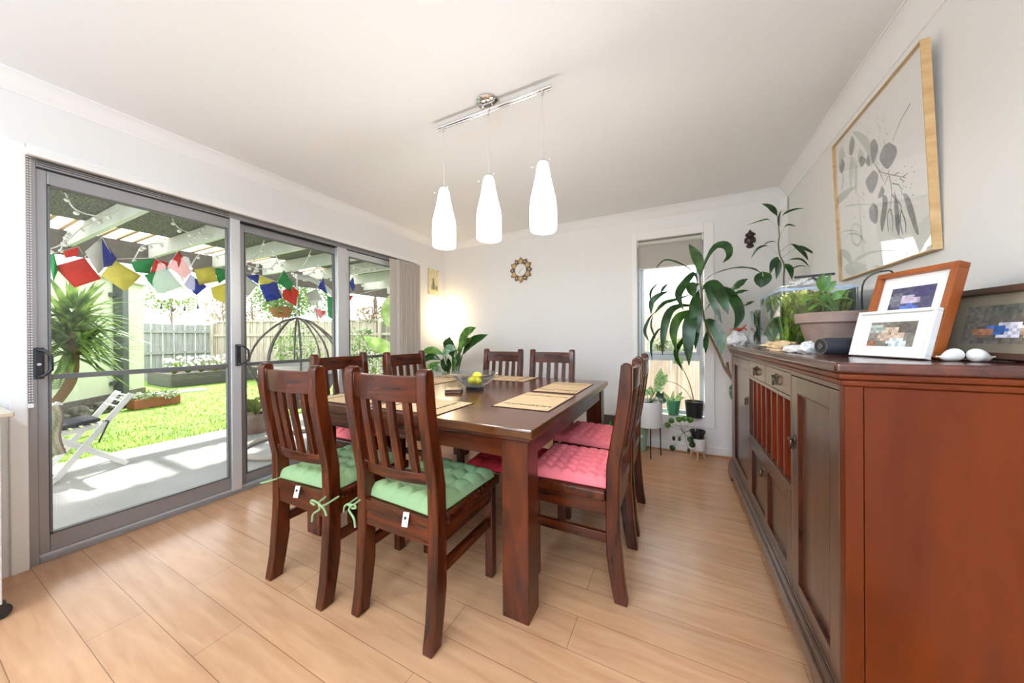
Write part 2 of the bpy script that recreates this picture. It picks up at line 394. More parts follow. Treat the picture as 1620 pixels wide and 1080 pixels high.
# sliding door (door_1)
fx0, fx1 = XL-.115, XL-.012
d = MB(); fo = .035
d.box(fx0, fx1, D0, D0+.03, 0, DZ).box(fx0, fx1, D1-.03, D1, 0, DZ).box(fx0, fx1, D0+.03, D1-.03, 0, .03).box(fx0, fx1, D0+.03, D1-.03, DZ-.045, DZ)
dr = struct(d.build('door_1', ALU, bevel=.003, org=(XL-.06, 1.65, 0)))
g = MB()
for i in range(3): g.box(XL-.030-i*.028, XL-.020-i*.028, D0+.03, D1-.03, DZ-.052, DZ-.0451)
for i in range(3): g.box(XL-.0125, XL-.0113, D0+.032, 1.148, DZ-.014-i*.011, DZ-.010-i*.011)
g.build('head_track', BLK, dr)
g = MB()
for i in range(3): g.box(XL-.030-i*.03, XL-.024-i*.03, D0+.03, D1-.03, .0301, .042)
g.build('sill_track', ALUL, dr)
def sash(y0, y1, x0, st0, st1, bot, top, m, z0=.043, z1=2.04):
    p = MB(); x1 = x0+.032
    p.box(x0, x1, y0, y0+st0, z0, z1).box(x0, x1, y1-st1, y1, z0, z1).box(x0, x1, y0+st0, y1-st1, z0, z0+bot).box(x0, x1, y0+st0, y1-st1, z1-top, z1)
    o = p.build('door_panel', m, dr, bevel=.003)
    MB().box(x0+.008, x1+.002, y0+st0, y1-st1, .945, .972).build('midrail', ALUD, o, bevel=.002)
    q = MB(); a, b, c, e = y0+st0, y1-st1, z0+bot, z1-top
    q.box(x0+.006, x1+.003, a, a+.008, c, e).box(x0+.006, x1+.003, b-.008, b, c, e).box(x0+.006, x1+.003, a, b, c, c+.010).box(x0+.006, x1+.003, a, b, e-.008, e)
    q.build('glazing_bead', ALUD, o)
    MB().box(x0+.014, x0+.018, a, b, c, e).build('pane', GLASS, o)
    return o
p1 = sash(D0+.028, 1.165, XL-.055, .034, .022, .09, .07, ALU)
p2 = sash(1.19, 2.01, XL-.090, .065, .05, .07, .06, ALU)
p3 = sash(2.0, D1-.032, XL-.055, .088, .045, .07, .06, ALUL)
MB().box(XL-.022, XL-.002, 1.150, 1.208, .031, DZ-.046).build('mullion', ALUL, dr, bevel=.003)
MB().box(XL-.060, XL-.006, 1.962, 2.055, .031, DZ-.046).build('mullion', ALUL, dr, bevel=.003)
def handle(y, dy):
    h = MB(); h.box(XL-.006+.004, XL+.014, y-.014, y+.016, .955, 1.115)
    o = h.build('handle', BLK, dr, bevel=.004)
    a = XL+.014
    MB().tube([(a-.003, y, .97), (a+.02, y, .968), (a+.034, y+dy*.4, .975), (a+.036, y+dy, 1.0), (a+.036, y+dy, 1.07), (a+.034, y+dy*.4, 1.10), (a+.02, y, 1.105), (a-.003, y, 1.103)], .007, 8).build('grip', BLK, o, smooth=True)
    MB().lathe([(.007, 0), (.007, .004)], (XL+.0125, y, 1.03), 12, (1, 0, 0)).build('lock', CHROME, o)
handle(1.185, .045)
handle(.378, .03)
# small safety dots on the glass
dm = MB()
for y in (1.62, 1.67, 1.72, 1.77, 1.82, 1.86): dm.box(XL-.0605, XL-.06, y, y+.014, 1.045, 1.053).box(XL-.0605, XL-.06, y+.004, y+.010, 1.03, 1.045)
for y in (2.24, 2.29, 2.34, 2.39, 2.43): dm.box(XL-.0305, XL-.03, y, y+.014, 1.045, 1.053).box(XL-.0305, XL-.03, y+.004, y+.010, 1.03, 1.045)
dm.build('glass_marker_dots', WHITE, dr)
# head rail and vertical blind stack
vb = thing('vertical_blind', 'cream vertical blind slats stacked at the far end of the sliding door', 'blind', (XL+.03, 2.76, .03))
MB().box(XL+.014, XL+.046, D0-.005, D1+.01, DZ-.012, DZ+.022).build('head_rail', TRIM, vb, bevel=.004)
VB1 = cloth('blind_cream', (.72, .66, .60, 1), .35)
for i in range(11):
    y = 2.575+i*.036
    a = R((8, 50, 66, 58, 70, 60, 66, 54, 70, 62, 66)[i])
    dx, dy = math.sin(a)*.044, math.cos(a)*.044
    MB().obox((XL+.045, y, (2.06+.04)/2), (.088, .0015, 2.02), (math.sin(a), math.cos(a), 0), (math.cos(a), -math.sin(a), 0)).build('slat', VB1, vb)
# bead chain at the near side of the door
bc = MB(); 
for i in range(95): bc.ball((XL+.03, .349, 2.07-i*.013), .0028, 6, 4); bc.ball((XL+.03, .357, 2.07-i*.013), .0028, 6, 4)
o = tag(bc.build('bead_chain', WHITE), 'white looped bead chain hanging beside the sliding door jamb', 'blind chain')
MB().box(XL+.023, XL+.037, .345, .361, .815, .835).build('chain_weight', CERAM, o, bevel=.003)


# ============================================================ DINING CHAIRS
def make_chair(label):
    t = thing('dining_chair', label, 'chair', (0, 0, 0))
    prof_f = [(0, -.025), (.10, .028), (.20, .059), (.36, .060), (.46, .059), (.59, .056), (.70, .038), (.84, .012), (.92, .003), (1.025, -.007), (1.037, -.014)]
    prof_b = [(1.040, -.028), (1.036, -.044), (1.022, -.054), (.92, -.053), (.84, -.043), (.70, -.021), (.59, -.001), (.46, .002), (.36, .002), (.20, -.008), (.10, -.018), (0, -.034-.045)]
    # blend foot: back edge kicks out to the rear
    prof_f[0] = (0, -.025+.0); prof_b[-1] = (0, -.032-.0); 
    prof_f = [(0, .025-.0)]+[(.10, .043), (.20, .058), (.36, .060), (.46, .059), (.59, .056), (.70, .038), (.84, .012), (.92, .003), (1.025, -.007), (1.037, -.014)]
    prof_b[-1] = (0, -.032); prof_b[-2] = (.10, -.016)
    poly = [(y, z) for z, y in prof_f]+[(y, z) for z, y in prof_b]
    for sx in (-1, 1):
        x0 = sx*.2185; x1 = sx*.1725
        MB().prism(poly, (0, 0, 0), (0, 1, 0), (0, 0, 1), (1, 0, 0), min(x0, x1), max(x0, x1)).build('back_post', WOODV, t, bevel=.006, smooth=True, angle=35)
    for sx in (-1, 1):
        xa, xb = sorted((sx*.2155, sx*.1755))
        MB().box(xa, xb, .385, .425, 0, .43).build('front_leg', WOODV, t, bevel=.003)
        MB().box(xa+.008, xb-.010, .058, .386, .245, .288).build('stretcher', WOODY, t, bevel=.003)
    # seat board with notches behind
    MB().box(-.2215, .2215, .061, .452, .432, .474).build('seat', WOODH, t, bevel=.007)
    MB().box(-.172, .172, .006, .0605, .432, .474).box(-.172, .172, .010, .034, .368, .4315).build('rear_apron', WOODH, t, bevel=.003)
    ap = MB().box(-.1755, .1755, .395, .417, .366, .4315); ap.box(-.208, -.186, .06, .385, .366, .4315); ap.box(.186, .208, .06, .385, .366, .4315)
    ap.build('apron', WOODY, t, bevel=.002)
    def yc(z): # centre of the post at height z
        pts = [(.59, .027), (.70, .008), (.84, -.016), (.92, -.025), (1.03, -.03)]
        for (a, b), (c, d2) in zip(pts, pts[1:]):
            if z <= c: return b+(d2-b)*(z-a)/(c-a)
        return -.03
    def rail(z0, z1, th, bow, name):
        m = MB(); n = 12; vs = []; fs = []
        for i in range(n+1):
            x = -.1735+.347*i/n; b = -bow*(1-(x/.1735)**2)
            for z, s in ((z0, -1), (z0, 1), (z1, 1), (z1, -1)):
                vs.append((x, yc(z)+b+s*th/2, z))
        for i in range(n):
            a = i*4
            for j in range(4): fs.append((a+j, a+(j+1) % 4, a+4+(j+1) % 4, a+4+j))
        fs += [(0, 1, 2, 3), (n*4+3, n*4+2, n*4+1, n*4)]
        m.add(vs, fs).build(name, WOODH, t, bevel=.003, smooth=True, angle=30)
    rail(.915, 1.012, .026, .024, 'top_rail')
    rail(.595, .642, .024, .020, 'lower_rail')
    for x in (-.1135, -.0375, .0385, .1145):
        m = MB(); vs = []; fs = []; n = 10; b = -.021*(1-(x/.1735)**2)
        for i in range(n+1):
            z = .636+(.922-.636)*i/n; y = yc(z)+b
            vs += [(x-.017, y-.009, z), (x+.017, y-.009, z), (x+.017, y+.009, z), (x-.017, y+.009, z)]
        for i in range(n):
            a = i*4
            for j in range(4): fs.append((a+j, a+(j+1) % 4, a+4+(j+1) % 4, a+4+j))
        m.add(vs, fs).build('slat', WOODV, t, bevel=.002, smooth=True, angle=30)
    return t
chair0 = make_chair('dark mahogany slatted chair nearest the sliding door, green cushion, back to camera')
chair0.location = (-1.57, .845, 0)
G_CH = 'mahogany dining chairs around the table'; chair0['group'] = G_CH
CH = {
 'A': (chair0, (-1.57, .845), 0),
}
spec = [
 ('B', (-1.012, .890), 0, 'reddish mahogany chair closest to the camera with a green cushion and tied bow'),
 ('C', (-.220, 1.594), 90, 'mahogany chair on the right side nearest the camera, seen side on, coral cushion'),
 ('D', (-.222, 2.110), 90, 'mahogany chair on the right side, second from the camera, behind the nearest one'),
 ('E', (-2.320, 1.575), -90, 'mahogany chair on the glass door side of the table, nearer the camera'),
 ('F', (-2.110, 2.020), -90, 'mahogany chair on the glass door side, farther one beside the leafy corner plant'),
 ('G', (-1.570, 2.720), 180, 'mahogany chair at the far end of the table, left one behind the glass bowl'),
 ('H', (-1.046, 2.720), 180, 'mahogany chair at the far end of the table, right one against the plain wall'),
]
for kk, (x, y), rz, lab in spec:
    CH[kk] = (dup(chair0, (x, y, 0), R(rz), lab, G_CH), (x, y), rz)

# ------------------------------------------------------------ cushions
def cushion_mb(n=5, S=.40, H0=.050, N=60):
    m = MB(); vs = []; fs = []; cell = S/n
    def tuft(u, v):
        # u,v in metres from the corner; tufts at the cell corners, inside only
        best = 9
        iu = min(max(round(u/cell), 1), n-1); iv = min(max(round(v/cell), 1), n-1)
        best = math.hypot(u-iu*cell, v-iv*cell)/cell
        cu = abs(u/cell-round(u/cell)); cv = abs(v/cell-round(v/cell))
        crease = min(cu if .5 < u/cell < n-.5 else .5, cv if .5 < v/cell < n-.5 else .5)
        return min(1, best/.45)**.6, min(1, crease/.28)**.5
    for i in range(N+1):
        for j in range(N+1):
            u = S*i/N; v = S*j/N
            eu = 1-abs(2*i/N-1)**8; ev = 1-abs(2*j/N-1)**8
            e = max(0, min(eu, ev))**.5
            a, b = tuft(u, v)
            h = H0*e*(.22+.58*a+.20*b)
            wob = .004*noise.noise(V((u*9, v*9, n)))
            sh = 1+ .02*noise.noise(V((u*5, v*5, 3)))
            vs.append(((u-S/2)*sh, (v-S/2)*sh, .006+h+wob*e))
    for i in range(N):
        for j in range(N):
            a = i*(N+1)+j; fs.append((a, a+N+1, a+N+2, a+1))
    o = len(vs); ring = [i*(N+1) for i in range(N)]+[N*(N+1)+j for j in range(N)]+[(N-i)*(N+1)+N for i in range(N)]+[N-j for j in range(N)]
    for q in ring: vs.append((vs[q][0]*.985, vs[q][1]*.985, .0))
    K = len(ring)
    for i in range(K): fs.append((ring[i], ring[(i+1) % K], o+(i+1) % K, o+i))
    fs.append(tuple(range(o, o+K)))
    # fix orientation of outer faces
    m.add(vs, fs); return m
def place_cushion(kk, m, n, label, S=.40, dy=.245, rot=0, group=None, dz=0, dx=0):
    _, (cx, cy), rz = CH[kk]; a = R(rz)
    lx, ly = dx, dy
    p = (cx+lx*math.cos(a)-ly*math.sin(a), cy+lx*math.sin(a)+ly*math.cos(a), .475+dz)
    o = cushion_mb(n, S).build('seat_cushion', m, org=(0, 0, 0), smooth=True, angle=70)
    o.location = p; o.rotation_euler = (0, 0, a+R(rot)); tag(o, label, 'cushion', group); return o
cA = place_cushion('A', GREEN, 5, 'sage green tufted cushion with white tag on the dark chair nearest the sliding door', .395, .22, 3)
cB = place_cushion('B', GREEN, 5, 'sage green tufted cushion on the reddish chair closest to the camera', .40, .225, -3, dx=.005)
place_cushion('C', RED, 7, 'coral pink tufted cushion on the side-on chair nearest the camera', .395, .255, 2)
place_cushion('D', RED, 7, 'coral pink tufted cushion on the second chair along the right side', .40, .29, -4)
place_cushion('E', RED, 6, 'pink tufted cushion on the nearer chair beside the glass door', .40, .24, 0)
place_cushion('F', RED, 6, 'pink tufted cushion on the farther chair beside the glass door', .40, .24, 0)
place_cushion('G', RED, 6, 'pink cushion on the far left chair behind the table', .40, .24, 0)
place_cushion('H', RED, 6, 'pink cushion on the far right chair behind the table', .40, .24, 0)
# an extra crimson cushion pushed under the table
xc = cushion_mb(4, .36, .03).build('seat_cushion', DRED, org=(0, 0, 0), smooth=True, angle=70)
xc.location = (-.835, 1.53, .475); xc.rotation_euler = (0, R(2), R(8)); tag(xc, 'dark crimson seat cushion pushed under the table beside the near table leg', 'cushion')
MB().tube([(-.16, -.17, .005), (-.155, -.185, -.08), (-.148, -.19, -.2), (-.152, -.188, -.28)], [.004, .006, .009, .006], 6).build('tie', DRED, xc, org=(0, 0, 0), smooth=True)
# ties and tags in chair-local coordinates
def ties(o, side_bow, tagx):
    # cushion local: x right, y forward, origin at cushion centre bottom; the posts sit at y about -.2
    def rib(pts, r=.0042): return MB().tube(spline(pts, 18), r, 6).build('tie', GREEN, o, org=(0, 0, 0), smooth=True)
    s = side_bow
    rib([(s*.17, -.17, .012), (s*.19, -.225, -.005), (s*.195, -.262, -.015), (s*.225, -.262, -.02), (s*.232, -.20, -.01)])
    rib([(s*.195, -.262, -.015), (s*.21, -.270, -.035), (s*.175, -.272, -.06), (s*.165, -.272, -.095)])
    rib([(s*.195, -.264, -.015), (s*.215, -.272, -.012), (s*.24, -.270, -.03), (s*.25, -.268, -.055)])
    rib([(s*.195, -.264, -.015), (s*.17, -.272, -.004), (s*.16, -.272, -.014), (s*.185, -.272, -.022)])
    MB().obox((tagx, -.225, -.022), (.032, .0012, .05), (1, 0, .15), (0, 1, -.35)).build('care_tag', mat('tag_white%s' % o.name, (.85, .85, .83, 1), .6), o, org=(0, 0, 0))
    MB().obox((tagx, -.2262, -.016), (.012, .0012, .010), (1, 0, .15), (0, 1, -.35)).obox((tagx+.001, -.2262, -.030), (.018, .0012, .003), (1, 0, .15), (0, 1, -.35)).build('care_tag_print', BLK, o, org=(0, 0, 0))
MB().tube(spline([(-.17, -.17, .012), (-.20, -.225, -.004), (-.235, -.25, -.010), (-.255, -.22, -.02), (-.25, -.17, -.012)], 12), .004, 6).build('tie', GREEN, cA, org=(0, 0, 0), smooth=True)
ties(cB, -1, .075)
ties(cA, 1, -.01)

# ============================================================ DINING TABLE
TX0, TX1, TY0, TY1, TZ = -2.025, -.503, 1.097, 2.615, .79
tb = thing('dining_table', 'large square dark timber dining table set with straw placemats', 'table', ((TX0+TX1)/2, (TY0+TY1)/2, 0))
MB().box(TX0, TX1, TY0, TY1, .752, TZ).build('table_top', TOPW, tb, bevel=.006)
MB().box(TX0+.012, TX1-.012, TY0+.012, TY1-.012, .735, .7519).build('edge_moulding', WOODH, tb, bevel=.007, seg=3)
for x in (TX0+.03, TX1-.03-.12):
    for y in (TY0+.026, TY1-.026-.105):
        MB().box(x, x+.12, y, y+.105, 0, .7349).build('leg', LEGW, tb, bevel=.004)
a = MB(); 
a.box(TX0+.15, TX1-.15, TY0+.034, TY0+.058, .657, .7349); a.box(TX0+.15, TX1-.15, TY1-.058, TY1-.034, .657, .7349)
a.box(TX0+.038, TX0+.062, TY0+.131, TY1-.131, .657, .7349); a.box(TX1-.062, TX1-.038, TY0+.131, TY1-.131, .657, .7349)
a.build('apron', WOODH, tb, bevel=.002)
def placemat(cx, cy, w, d2, lab, bands='x', rz=0):
    """w along x, d2 along y; bands run along x or y"""
    t = thing('placemat', lab, 'placemat', (cx, cy, TZ), 'straw placemats on the table', R(rz))
    MB().box(-w/2, w/2, -d2/2, d2/2, 0, .003).build('border', MATB, t, org=(0, 0, 0), bevel=.001)
    MB().box(-w/2+.007, w/2-.007, -d2/2+.007, d2/2-.007, .003, .004).build('straw_mat', MATST if bands == 'y' else MATSTY, t, org=(0, 0, 0))
    r2 = random.Random(int(abs(cx*100)+abs(cy*77)))
    for s in (-1, 1):
        b = MB()
        if bands == 'x':
            yy = s*d2*.3
            for i in range(26):
                x = -w/2+.02+(w-.04)*i/26; b.box(x, x+(w/26)*r2.uniform(.4, .95), yy-.006*r2.uniform(.6, 2), yy+.006*r2.uniform(.6, 2), .004, .0045)
        else:
            xx = s*w*.3
            for i in range(26):
                y = -d2/2+.02+(d2-.04)*i/26; b.box(xx-.006*r2.uniform(.6, 2), xx+.006*r2.uniform(.6, 2), y, y+(d2/26)*r2.uniform(.4, .95), .004, .0045)
        b.build('woven_band', MATG, t, org=(0, 0, 0))
placemat(-.718, 1.635, .325, .45, 'straw placemat at the right edge of the table, nearest the camera', 'x')
placemat(-.722, 2.150, .31, .46, 'straw placemat at the right edge of the table, farther from the camera', 'x')
placemat(-1.225, 1.282, .445, .30, 'straw placemat in front of the reddish chair closest to the camera', 'y')
placemat(-1.745, 1.272, .44, .29, 'straw placemat in front of the dark chair nearest the sliding door', 'y')
placemat(-1.845, 1.64, .30, .40, 'straw placemat on the glass door side, nearer one', 'x')
placemat(-1.84, 2.06, .30, .41, 'straw placemat on the glass door side, farther one', 'x')
placemat(-1.33, 2.43, .44, .30, 'straw placemat at the far edge, right behind the glass bowl', 'y')
placemat(-1.82, 2.43, .40, .28, 'straw placemat at the far left corner of the table', 'y')
# glass bowl on a black block
bw = thing('glass_bowl', 'pale blue textured glass fruit bowl on a small black block', 'bowl', (-1.255, 1.80, TZ))
MB().box(-1.31, -1.20, 1.77, 1.83, TZ, TZ+.022).build('base_block', BLK, bw, bevel=.002)
m = MB(); prof = [(.035, .024), (.055, .026), (.09, .045), (.125, .075), (.155, .104), (.172, .118)]
n = 48; vs = []; fs = []
full = prof+[(r-.006, z+.002) for r, z in reversed(prof)]
for i, (r, z) in enumerate(full):
    for j in range(n):
        q = 2*PI*j/n; wv = .006*math.cos(q*4)*(r/.17)**3
        vs.append((-1.255+(r+wv)*math.cos(q), 1.80+(r+wv)*math.sin(q), TZ+z+wv*.8))
for i in range(len(full)-1):
    for j in range(n): fs.append((i*n+j, i*n+(j+1) % n, (i+1)*n+(j+1) % n, (i+1)*n+j))
m.add(vs, fs).build('glass_body', BGLASS, bw, smooth=True)
lm = mat('lemon_peel', srgb(236, 214, 60), .45, bump=.15, bscale=90)
for i, (x, y, z) in enumerate([(-1.235, 1.80, .062), (-1.285, 1.83, .066), (-1.255, 1.765, .07), (-1.25, 1.82, .098)]):
    o = MB().ball((x, y, TZ+z), .029, 16, 10, (1.15, 1, .95)).build('lemon', lm, smooth=True)
    tag(o, 'yellow lemon lying in the glass fruit bowl on the table', 'lemon', 'lemons in the glass bowl')
# coasters
for i in range(3):
    o = MB().obox((-1.335, 1.675, TZ+.0045+i*.0085), (.105, .105, .008), (math.cos(R(28+i*3)), math.sin(R(28+i*3)), 0), (-math.sin(R(28+i*3)), math.cos(R(28+i*3)), 0)).build('coaster', wood('coaster_wood%d' % i, srgb(60, 30, 18), srgb(96, 52, 30)), bevel=.002)
    tag(o, ['lowest dark wooden square coaster of the stack on the table', 'middle dark wooden square coaster of the stack on the table', 'top dark wooden coaster with pale square, on the stack'][i], 'coaster', 'wooden coasters stacked by the bowl')
    if i == 2:
        ax = (math.cos(R(34)), math.sin(R(34)), 0); ay = (-math.sin(R(34)), math.cos(R(34)), 0)
        MB().obox((-1.335, 1.675, TZ+.0262), (.05, .05, .0012), ax, ay).build('inlay', MATS['placemat_straw'], o)

# ============================================================ PENDANT LIGHT
pl = thing('pendant_light', 'chrome bar pendant with three white glass bottle shades over the table', 'pendant light', (-.93, 1.475, ZC))
MB().lathe([(.064, 0), (.064, -.008), (.05, -.022), (.02, -.028)], (-.93, 1.475, ZC), 32).build('canopy', CHROME, pl, smooth=True)
MB().tube([(-1.285, 1.47, 2.405), (-.555, 1.47, 2.405)], .0085, 14).tube([(-1.285, 1.478, 2.398), (-.555, 1.478, 2.398)], .004, 8).tube([(-.96, 1.475, 2.43), (-.96, 1.47, 2.405)], .005, 8).tube([(-.90, 1.475, 2.43), (-.90, 1.47, 2.405)], .005, 8).build('bar', CHROME, pl, smooth=True)
PEND = mat('pendant_glass_lit', (.9, .9, .9, 1), .3, emit=(1, .975, .93, 1), estr=7)
for x in (-1.236, -.924, -.602):
    MB().tube([(x, 1.47, 2.40), (x, 1.47, 2.045)], .0022, 6).build('cord', mat('cord_grey%d' % int(-x*100), (.55, .55, .55, 1), .5), pl)
    MB().lathe([(.006, 2.375), (.007, 2.398)], (x, 1.47, 0), 10).build('cord_grip', CHROME, pl, smooth=True)
    sh = MB().lathe([(.062, 1.690), (.067, 1.696), (.069, 1.74), (.068, 1.81), (.064, 1.85), (.052, 1.90), (.040, 1.955), (.032, 2.0), (.029, 2.02), (.022, 2.034), (.010, 2.040)], (x, 1.47, 0), 32)
    o = sh.build('lamp_shade', PEND, pl, smooth=True)
    MB().lathe([(.012, 2.0405), (.012, 2.05), (.005, 2.054)], (x, 1.47, 0), 12).build('cap', CHROME, o, smooth=True)
    MB().tube([(x-.058, 1.455, 2.018), (x-.028, 1.463, 2.018)], .0018, 6).tube([(x+.026, 1.463, 2.022), (x+.045, 1.45, 2.035)], .0018, 6).ball((x-.058, 1.455, 2.018), .004, 6, 4).ball((x+.045, 1.45, 2.035), .004, 6, 4).build('pin', CHROME, o)

# ============================================================ WALL THINGS
# clock
ck = thing('wall_clock', 'round mosaic wall clock with petal points on the back wall', 'clock', (-1.734, YB, 1.99))
cx, cz = -1.734, 1.992
pm = MB(); vs = []
K = 24; poly = []
for i in range(K):
    r = .162 if i % 4 == 0 else (.155 if i % 4 == 2 else .128)
    q = PI/2+2*PI*i/K; poly.append((r*math.cos(q), r*math.sin(q)))
pm.prism(poly, (cx, YB, cz), (1, 0, 0), (0, 0, 1), (0, -1, 0), .001, .014)
pm.build('body', mat('clock_copper', srgb(128, 84, 56), .5, var=.3, vscale=60), ck, bevel=.002)
CG = mat('clock_gold', srgb(186, 150, 86), .4, var=.35, vscale=90); CS = mat('clock_slate', srgb(88, 82, 78), .4); CI = mat('clock_inlay', srgb(205, 205, 195), .3)
for i in range(12):
    gold = MB(); slate = MB(); white = MB()
    q = PI/2+2*PI*i/12; ux, uz = math.cos(q), math.sin(q); tx, tz = -uz, ux
    def P(a, b): return (ux*a+tx*b, uz*a+tz*b)
    if i % 2 == 0:
        gold.prism([P(.075, -.022), P(.075, .022), P(.115, .034), P(.145, 0), P(.115, -.034)][::-1], (cx, YB, cz), (1, 0, 0), (0, 0, 1), (0, -1, 0), .0141, .018)
        white.prism([P(.103+.011*math.cos(z*PI/3), .011*math.sin(z*PI/3)) for z in range(6)], (cx, YB, cz), (1, 0, 0), (0, 0, 1), (0, -1, 0), .0181, .0195)
        white.build('inlay', CI, gold.build('gold_petal', CG, ck))
    else:
        slate.prism([P(.078, -.010), P(.078, .010), P(.118, .020), P(.142, 0), P(.118, -.020)][::-1], (cx, YB, cz), (1, 0, 0), (0, 0, 1), (0, -1, 0), .0141, .017)
        white.prism([P(.104, 0), P(.115, .011), P(.128, 0), P(.115, -.011)], (cx, YB, cz), (1, 0, 0), (0, 0, 1), (0, -1, 0), .0171, .0185)
        white.build('inlay', CI, slate.build('slate_petal', CS, ck))
MB().lathe([(.078, 0), (.078, .004)], (cx, YB-.0141, cz), 40, (0, -1, 0)).build('dial', mat('clock_dial', srgb(232, 232, 230), .3), ck)
MB().lathe([(.078, 0), (.082, 0), (.082, .008), (.078, .008), (.078, 0)], (cx, YB-.0141, cz), 40, (0, -1, 0), capb=False, capt=False).build('bezel', MATS['clock_slate'], ck, smooth=True)
hd = MB()
for i in range(12):
    q = 2*PI*i/12; hd.obox((cx+.062*math.cos(q), YB-.0188, cz+.062*math.sin(q)), (.008, .0008, .002), (math.cos(q), 0, math.sin(q)), (0, 1, 0))
hd.bar((cx, YB-.0205, cz), (cx-.022, YB-.0205, cz-.043), .001, .0035, (0, 1, 0)).bar((cx, YB-.0215, cz), (cx+.045, YB-.0215, cz+.018), .001, .003, (0, 1, 0))
hd.build('hands_and_ticks', BLK, ck)
# buddha head plaque
mk = MB(); x, z = .626, 2.045
mk.ball((x, YB-.006, z-.005), .036, 16, 12, (1, .7, 1.3)); mk.ball((x, YB-.006, z+.04), .030, 14, 8, (1.05, .7, .9)); mk.ball((x, YB-.006, z+.066), .014, 10, 6, (1, .7, 1)); mk.ball((x, YB-.006, z+.083), .006, 8, 5)
for s in (-1, 1):
    mk.ball((x+s*.036, YB-.004, z-.012), .011, 8, 6, (.8, .7, 2.4)); mk.ball((x+s*.014, YB-.030, z+.004), .008, 8, 5, (1.3, .5, .5)); mk.ball((x+s*.014, YB-.030, z+.014), .009, 8, 5, (1.3, .4, .25))
mk.ball((x, YB-.034, z-.008), .006, 8, 6, (.8, 1, 2.2)); mk.ball((x, YB-.029, z-.028), .009, 8, 5, (1.3, .5, .45)); mk.ball((x, YB-.004, z-.062), .024, 12, 6, (1.3, .6, .9)); mk.ball((x, YB-.016, z-.046), .014, 8, 6, (1.1, .7, .7))
for i in range(26):
    a2 = PI*i/25; mk.ball((x+.034*math.cos(a2), YB-.018, z+.034+.022*math.sin(a2)), .006, 6, 4); mk.ball((x+.022*math.cos(a2), YB-.024, z+.034+.026*math.sin(a2)), .006, 6, 4)
tag(mk.build('buddha_head_plaque', mat('dark_carved_wood', srgb(50, 18, 18), .3), smooth=True), 'small dark carved head plaque hanging on the wall right of the window', 'wall ornament')
# fern picture on the left wall
fp = thing('fern_picture', 'small cream fern print hanging on the left wall near the corner', 'picture', (XL, 3.275, 1.73))
MB().box(XL+.001, XL+.010, 3.180, 3.370, 1.735, 2.08).build('canvas', mat('aged_cream', srgb(214, 204, 168), .8, var=.12, vscale=20), fp, bevel=.002)
f = MB(); yc0 = 3.27
f.box(XL+.0102, XL+.0108, yc0-.002, yc0+.002, 1.80, 1.965)
for i in range(12):
    zz = 1.81+i*.0125; L = .052*(1-i/14)
    for s in (-1, 1): f.add([(XL+.0105, yc0, zz-.004), (XL+.0105, yc0+s*L, zz+.008), (XL+.0105, yc0+s*L*.8, zz+.013), (XL+.0105, yc0, zz+.004)], [(0, 1, 2, 3)])
for i in range(6):
    zz = 1.80+i*.011; f.add([(XL+.0105, yc0+.05, zz-.004), (XL+.0105, yc0+.085, zz+.008), (XL+.0105, yc0+.08, zz+.012), (XL+.0105, yc0+.05, zz+.004)], [(0, 1, 2, 3)])
f.build('fern_print', mat('fern_ink', srgb(70, 84, 66), .8), fp)
fk = MB()
for a1 in (3.187, 3.363):
    for b1 in (1.745, 2.07): fk.lathe([(.005, 0), (.005, .003)], (XL+.0101, a1, b1), 10, (1, 0, 0))
fk.build('corner_studs', BRASS, fp)
# corner sensor
o = MB().box(.838, .898, YB-.03, YB, 2.255, 2.37).build('alarm_sensor', WHITE, bevel=.006)
tag(o, 'small white sensor box high in the back right corner', 'sensor')
MB().box(.846, .890, YB-.033, YB-.0301, 2.27, 2.31).build('lens', CERAM, o, bevel=.002)

# large botanical artwork, right wall
AX = XR-.030; AY0, AY1, AZ0, AZ1 = 1.716, 2.462, 1.472, 2.272
ar = thing('botanical_artwork', 'large framed grey botanical print in a pale timber frame on the right wall', 'picture', (XR-.002, (AY0+AY1)/2, AZ0))
ar.rotation_euler = (0, -math.atan(.030/.8), 0)
fm = MB(); fwid = .0045
fm.box(AX, XR-.003, AY0, AY0+fwid, AZ0, AZ1).box(AX, XR-.002, AY1-fwid, AY1, AZ0, AZ1).box(AX, XR-.002, AY0+fwid, AY1-fwid, AZ0, AZ0+fwid).box(AX, XR-.002, AY0+fwid, AY1-fwid, AZ1-fwid, AZ1)
fm.build('frame', PINE, ar)
MB().box(XR-.014, XR-.004, AY0+fwid, AY1-fwid, AZ0+fwid, AZ1-fwid).build('paper', mat('art_paper', (.93, .925, .91, 1), .7), ar)
MB().box(AX+.004, AX+.006, AY0+fwid, AY1-fwid, AZ0+fwid, AZ1-fwid).build('glazing', glass('art_glass', (1, 1, 1, 1), .05), ar)
PX = XR-.0143
g1 = MB(); g2 = MB(); g3 = MB()
def ap(px, py):
    q = at('X', .872, px, py); return (q.y, q.z)
def blob(mb, pts, smooth=True):
    P = [V((PX, *ap(1310+a/4.5, 160+b/4.5))) for a, b in pts]
    Q = spline(P+[P[0]], len(P)*4)[:-1] if smooth else P
    mb.add([(PX, q.y, q.z) for q in Q]+[(PX-.0004, q.y, q.z) for q in Q], [tuple(range(len(Q), 2*len(Q)))])
def stroke(mb, pts, w):
    P = spline([V((PX-.0006, *ap(1310+a/4.5, 160+b/4.5))) for a, b in pts], 14); vs = []; fs = []
    for i, p in enumerate(P):
        t = (P[min(i+1, 14)]-P[max(i-1, 0)]).normalized(); s = V((0, -t.z, t.y))*w/2*(1-.5*i/14); vs += [p+s, p-s]
    for i in range(14): fs.append((2*i, 2*i+1, 2*i+3, 2*i+2))
    mb.add(vs, fs)
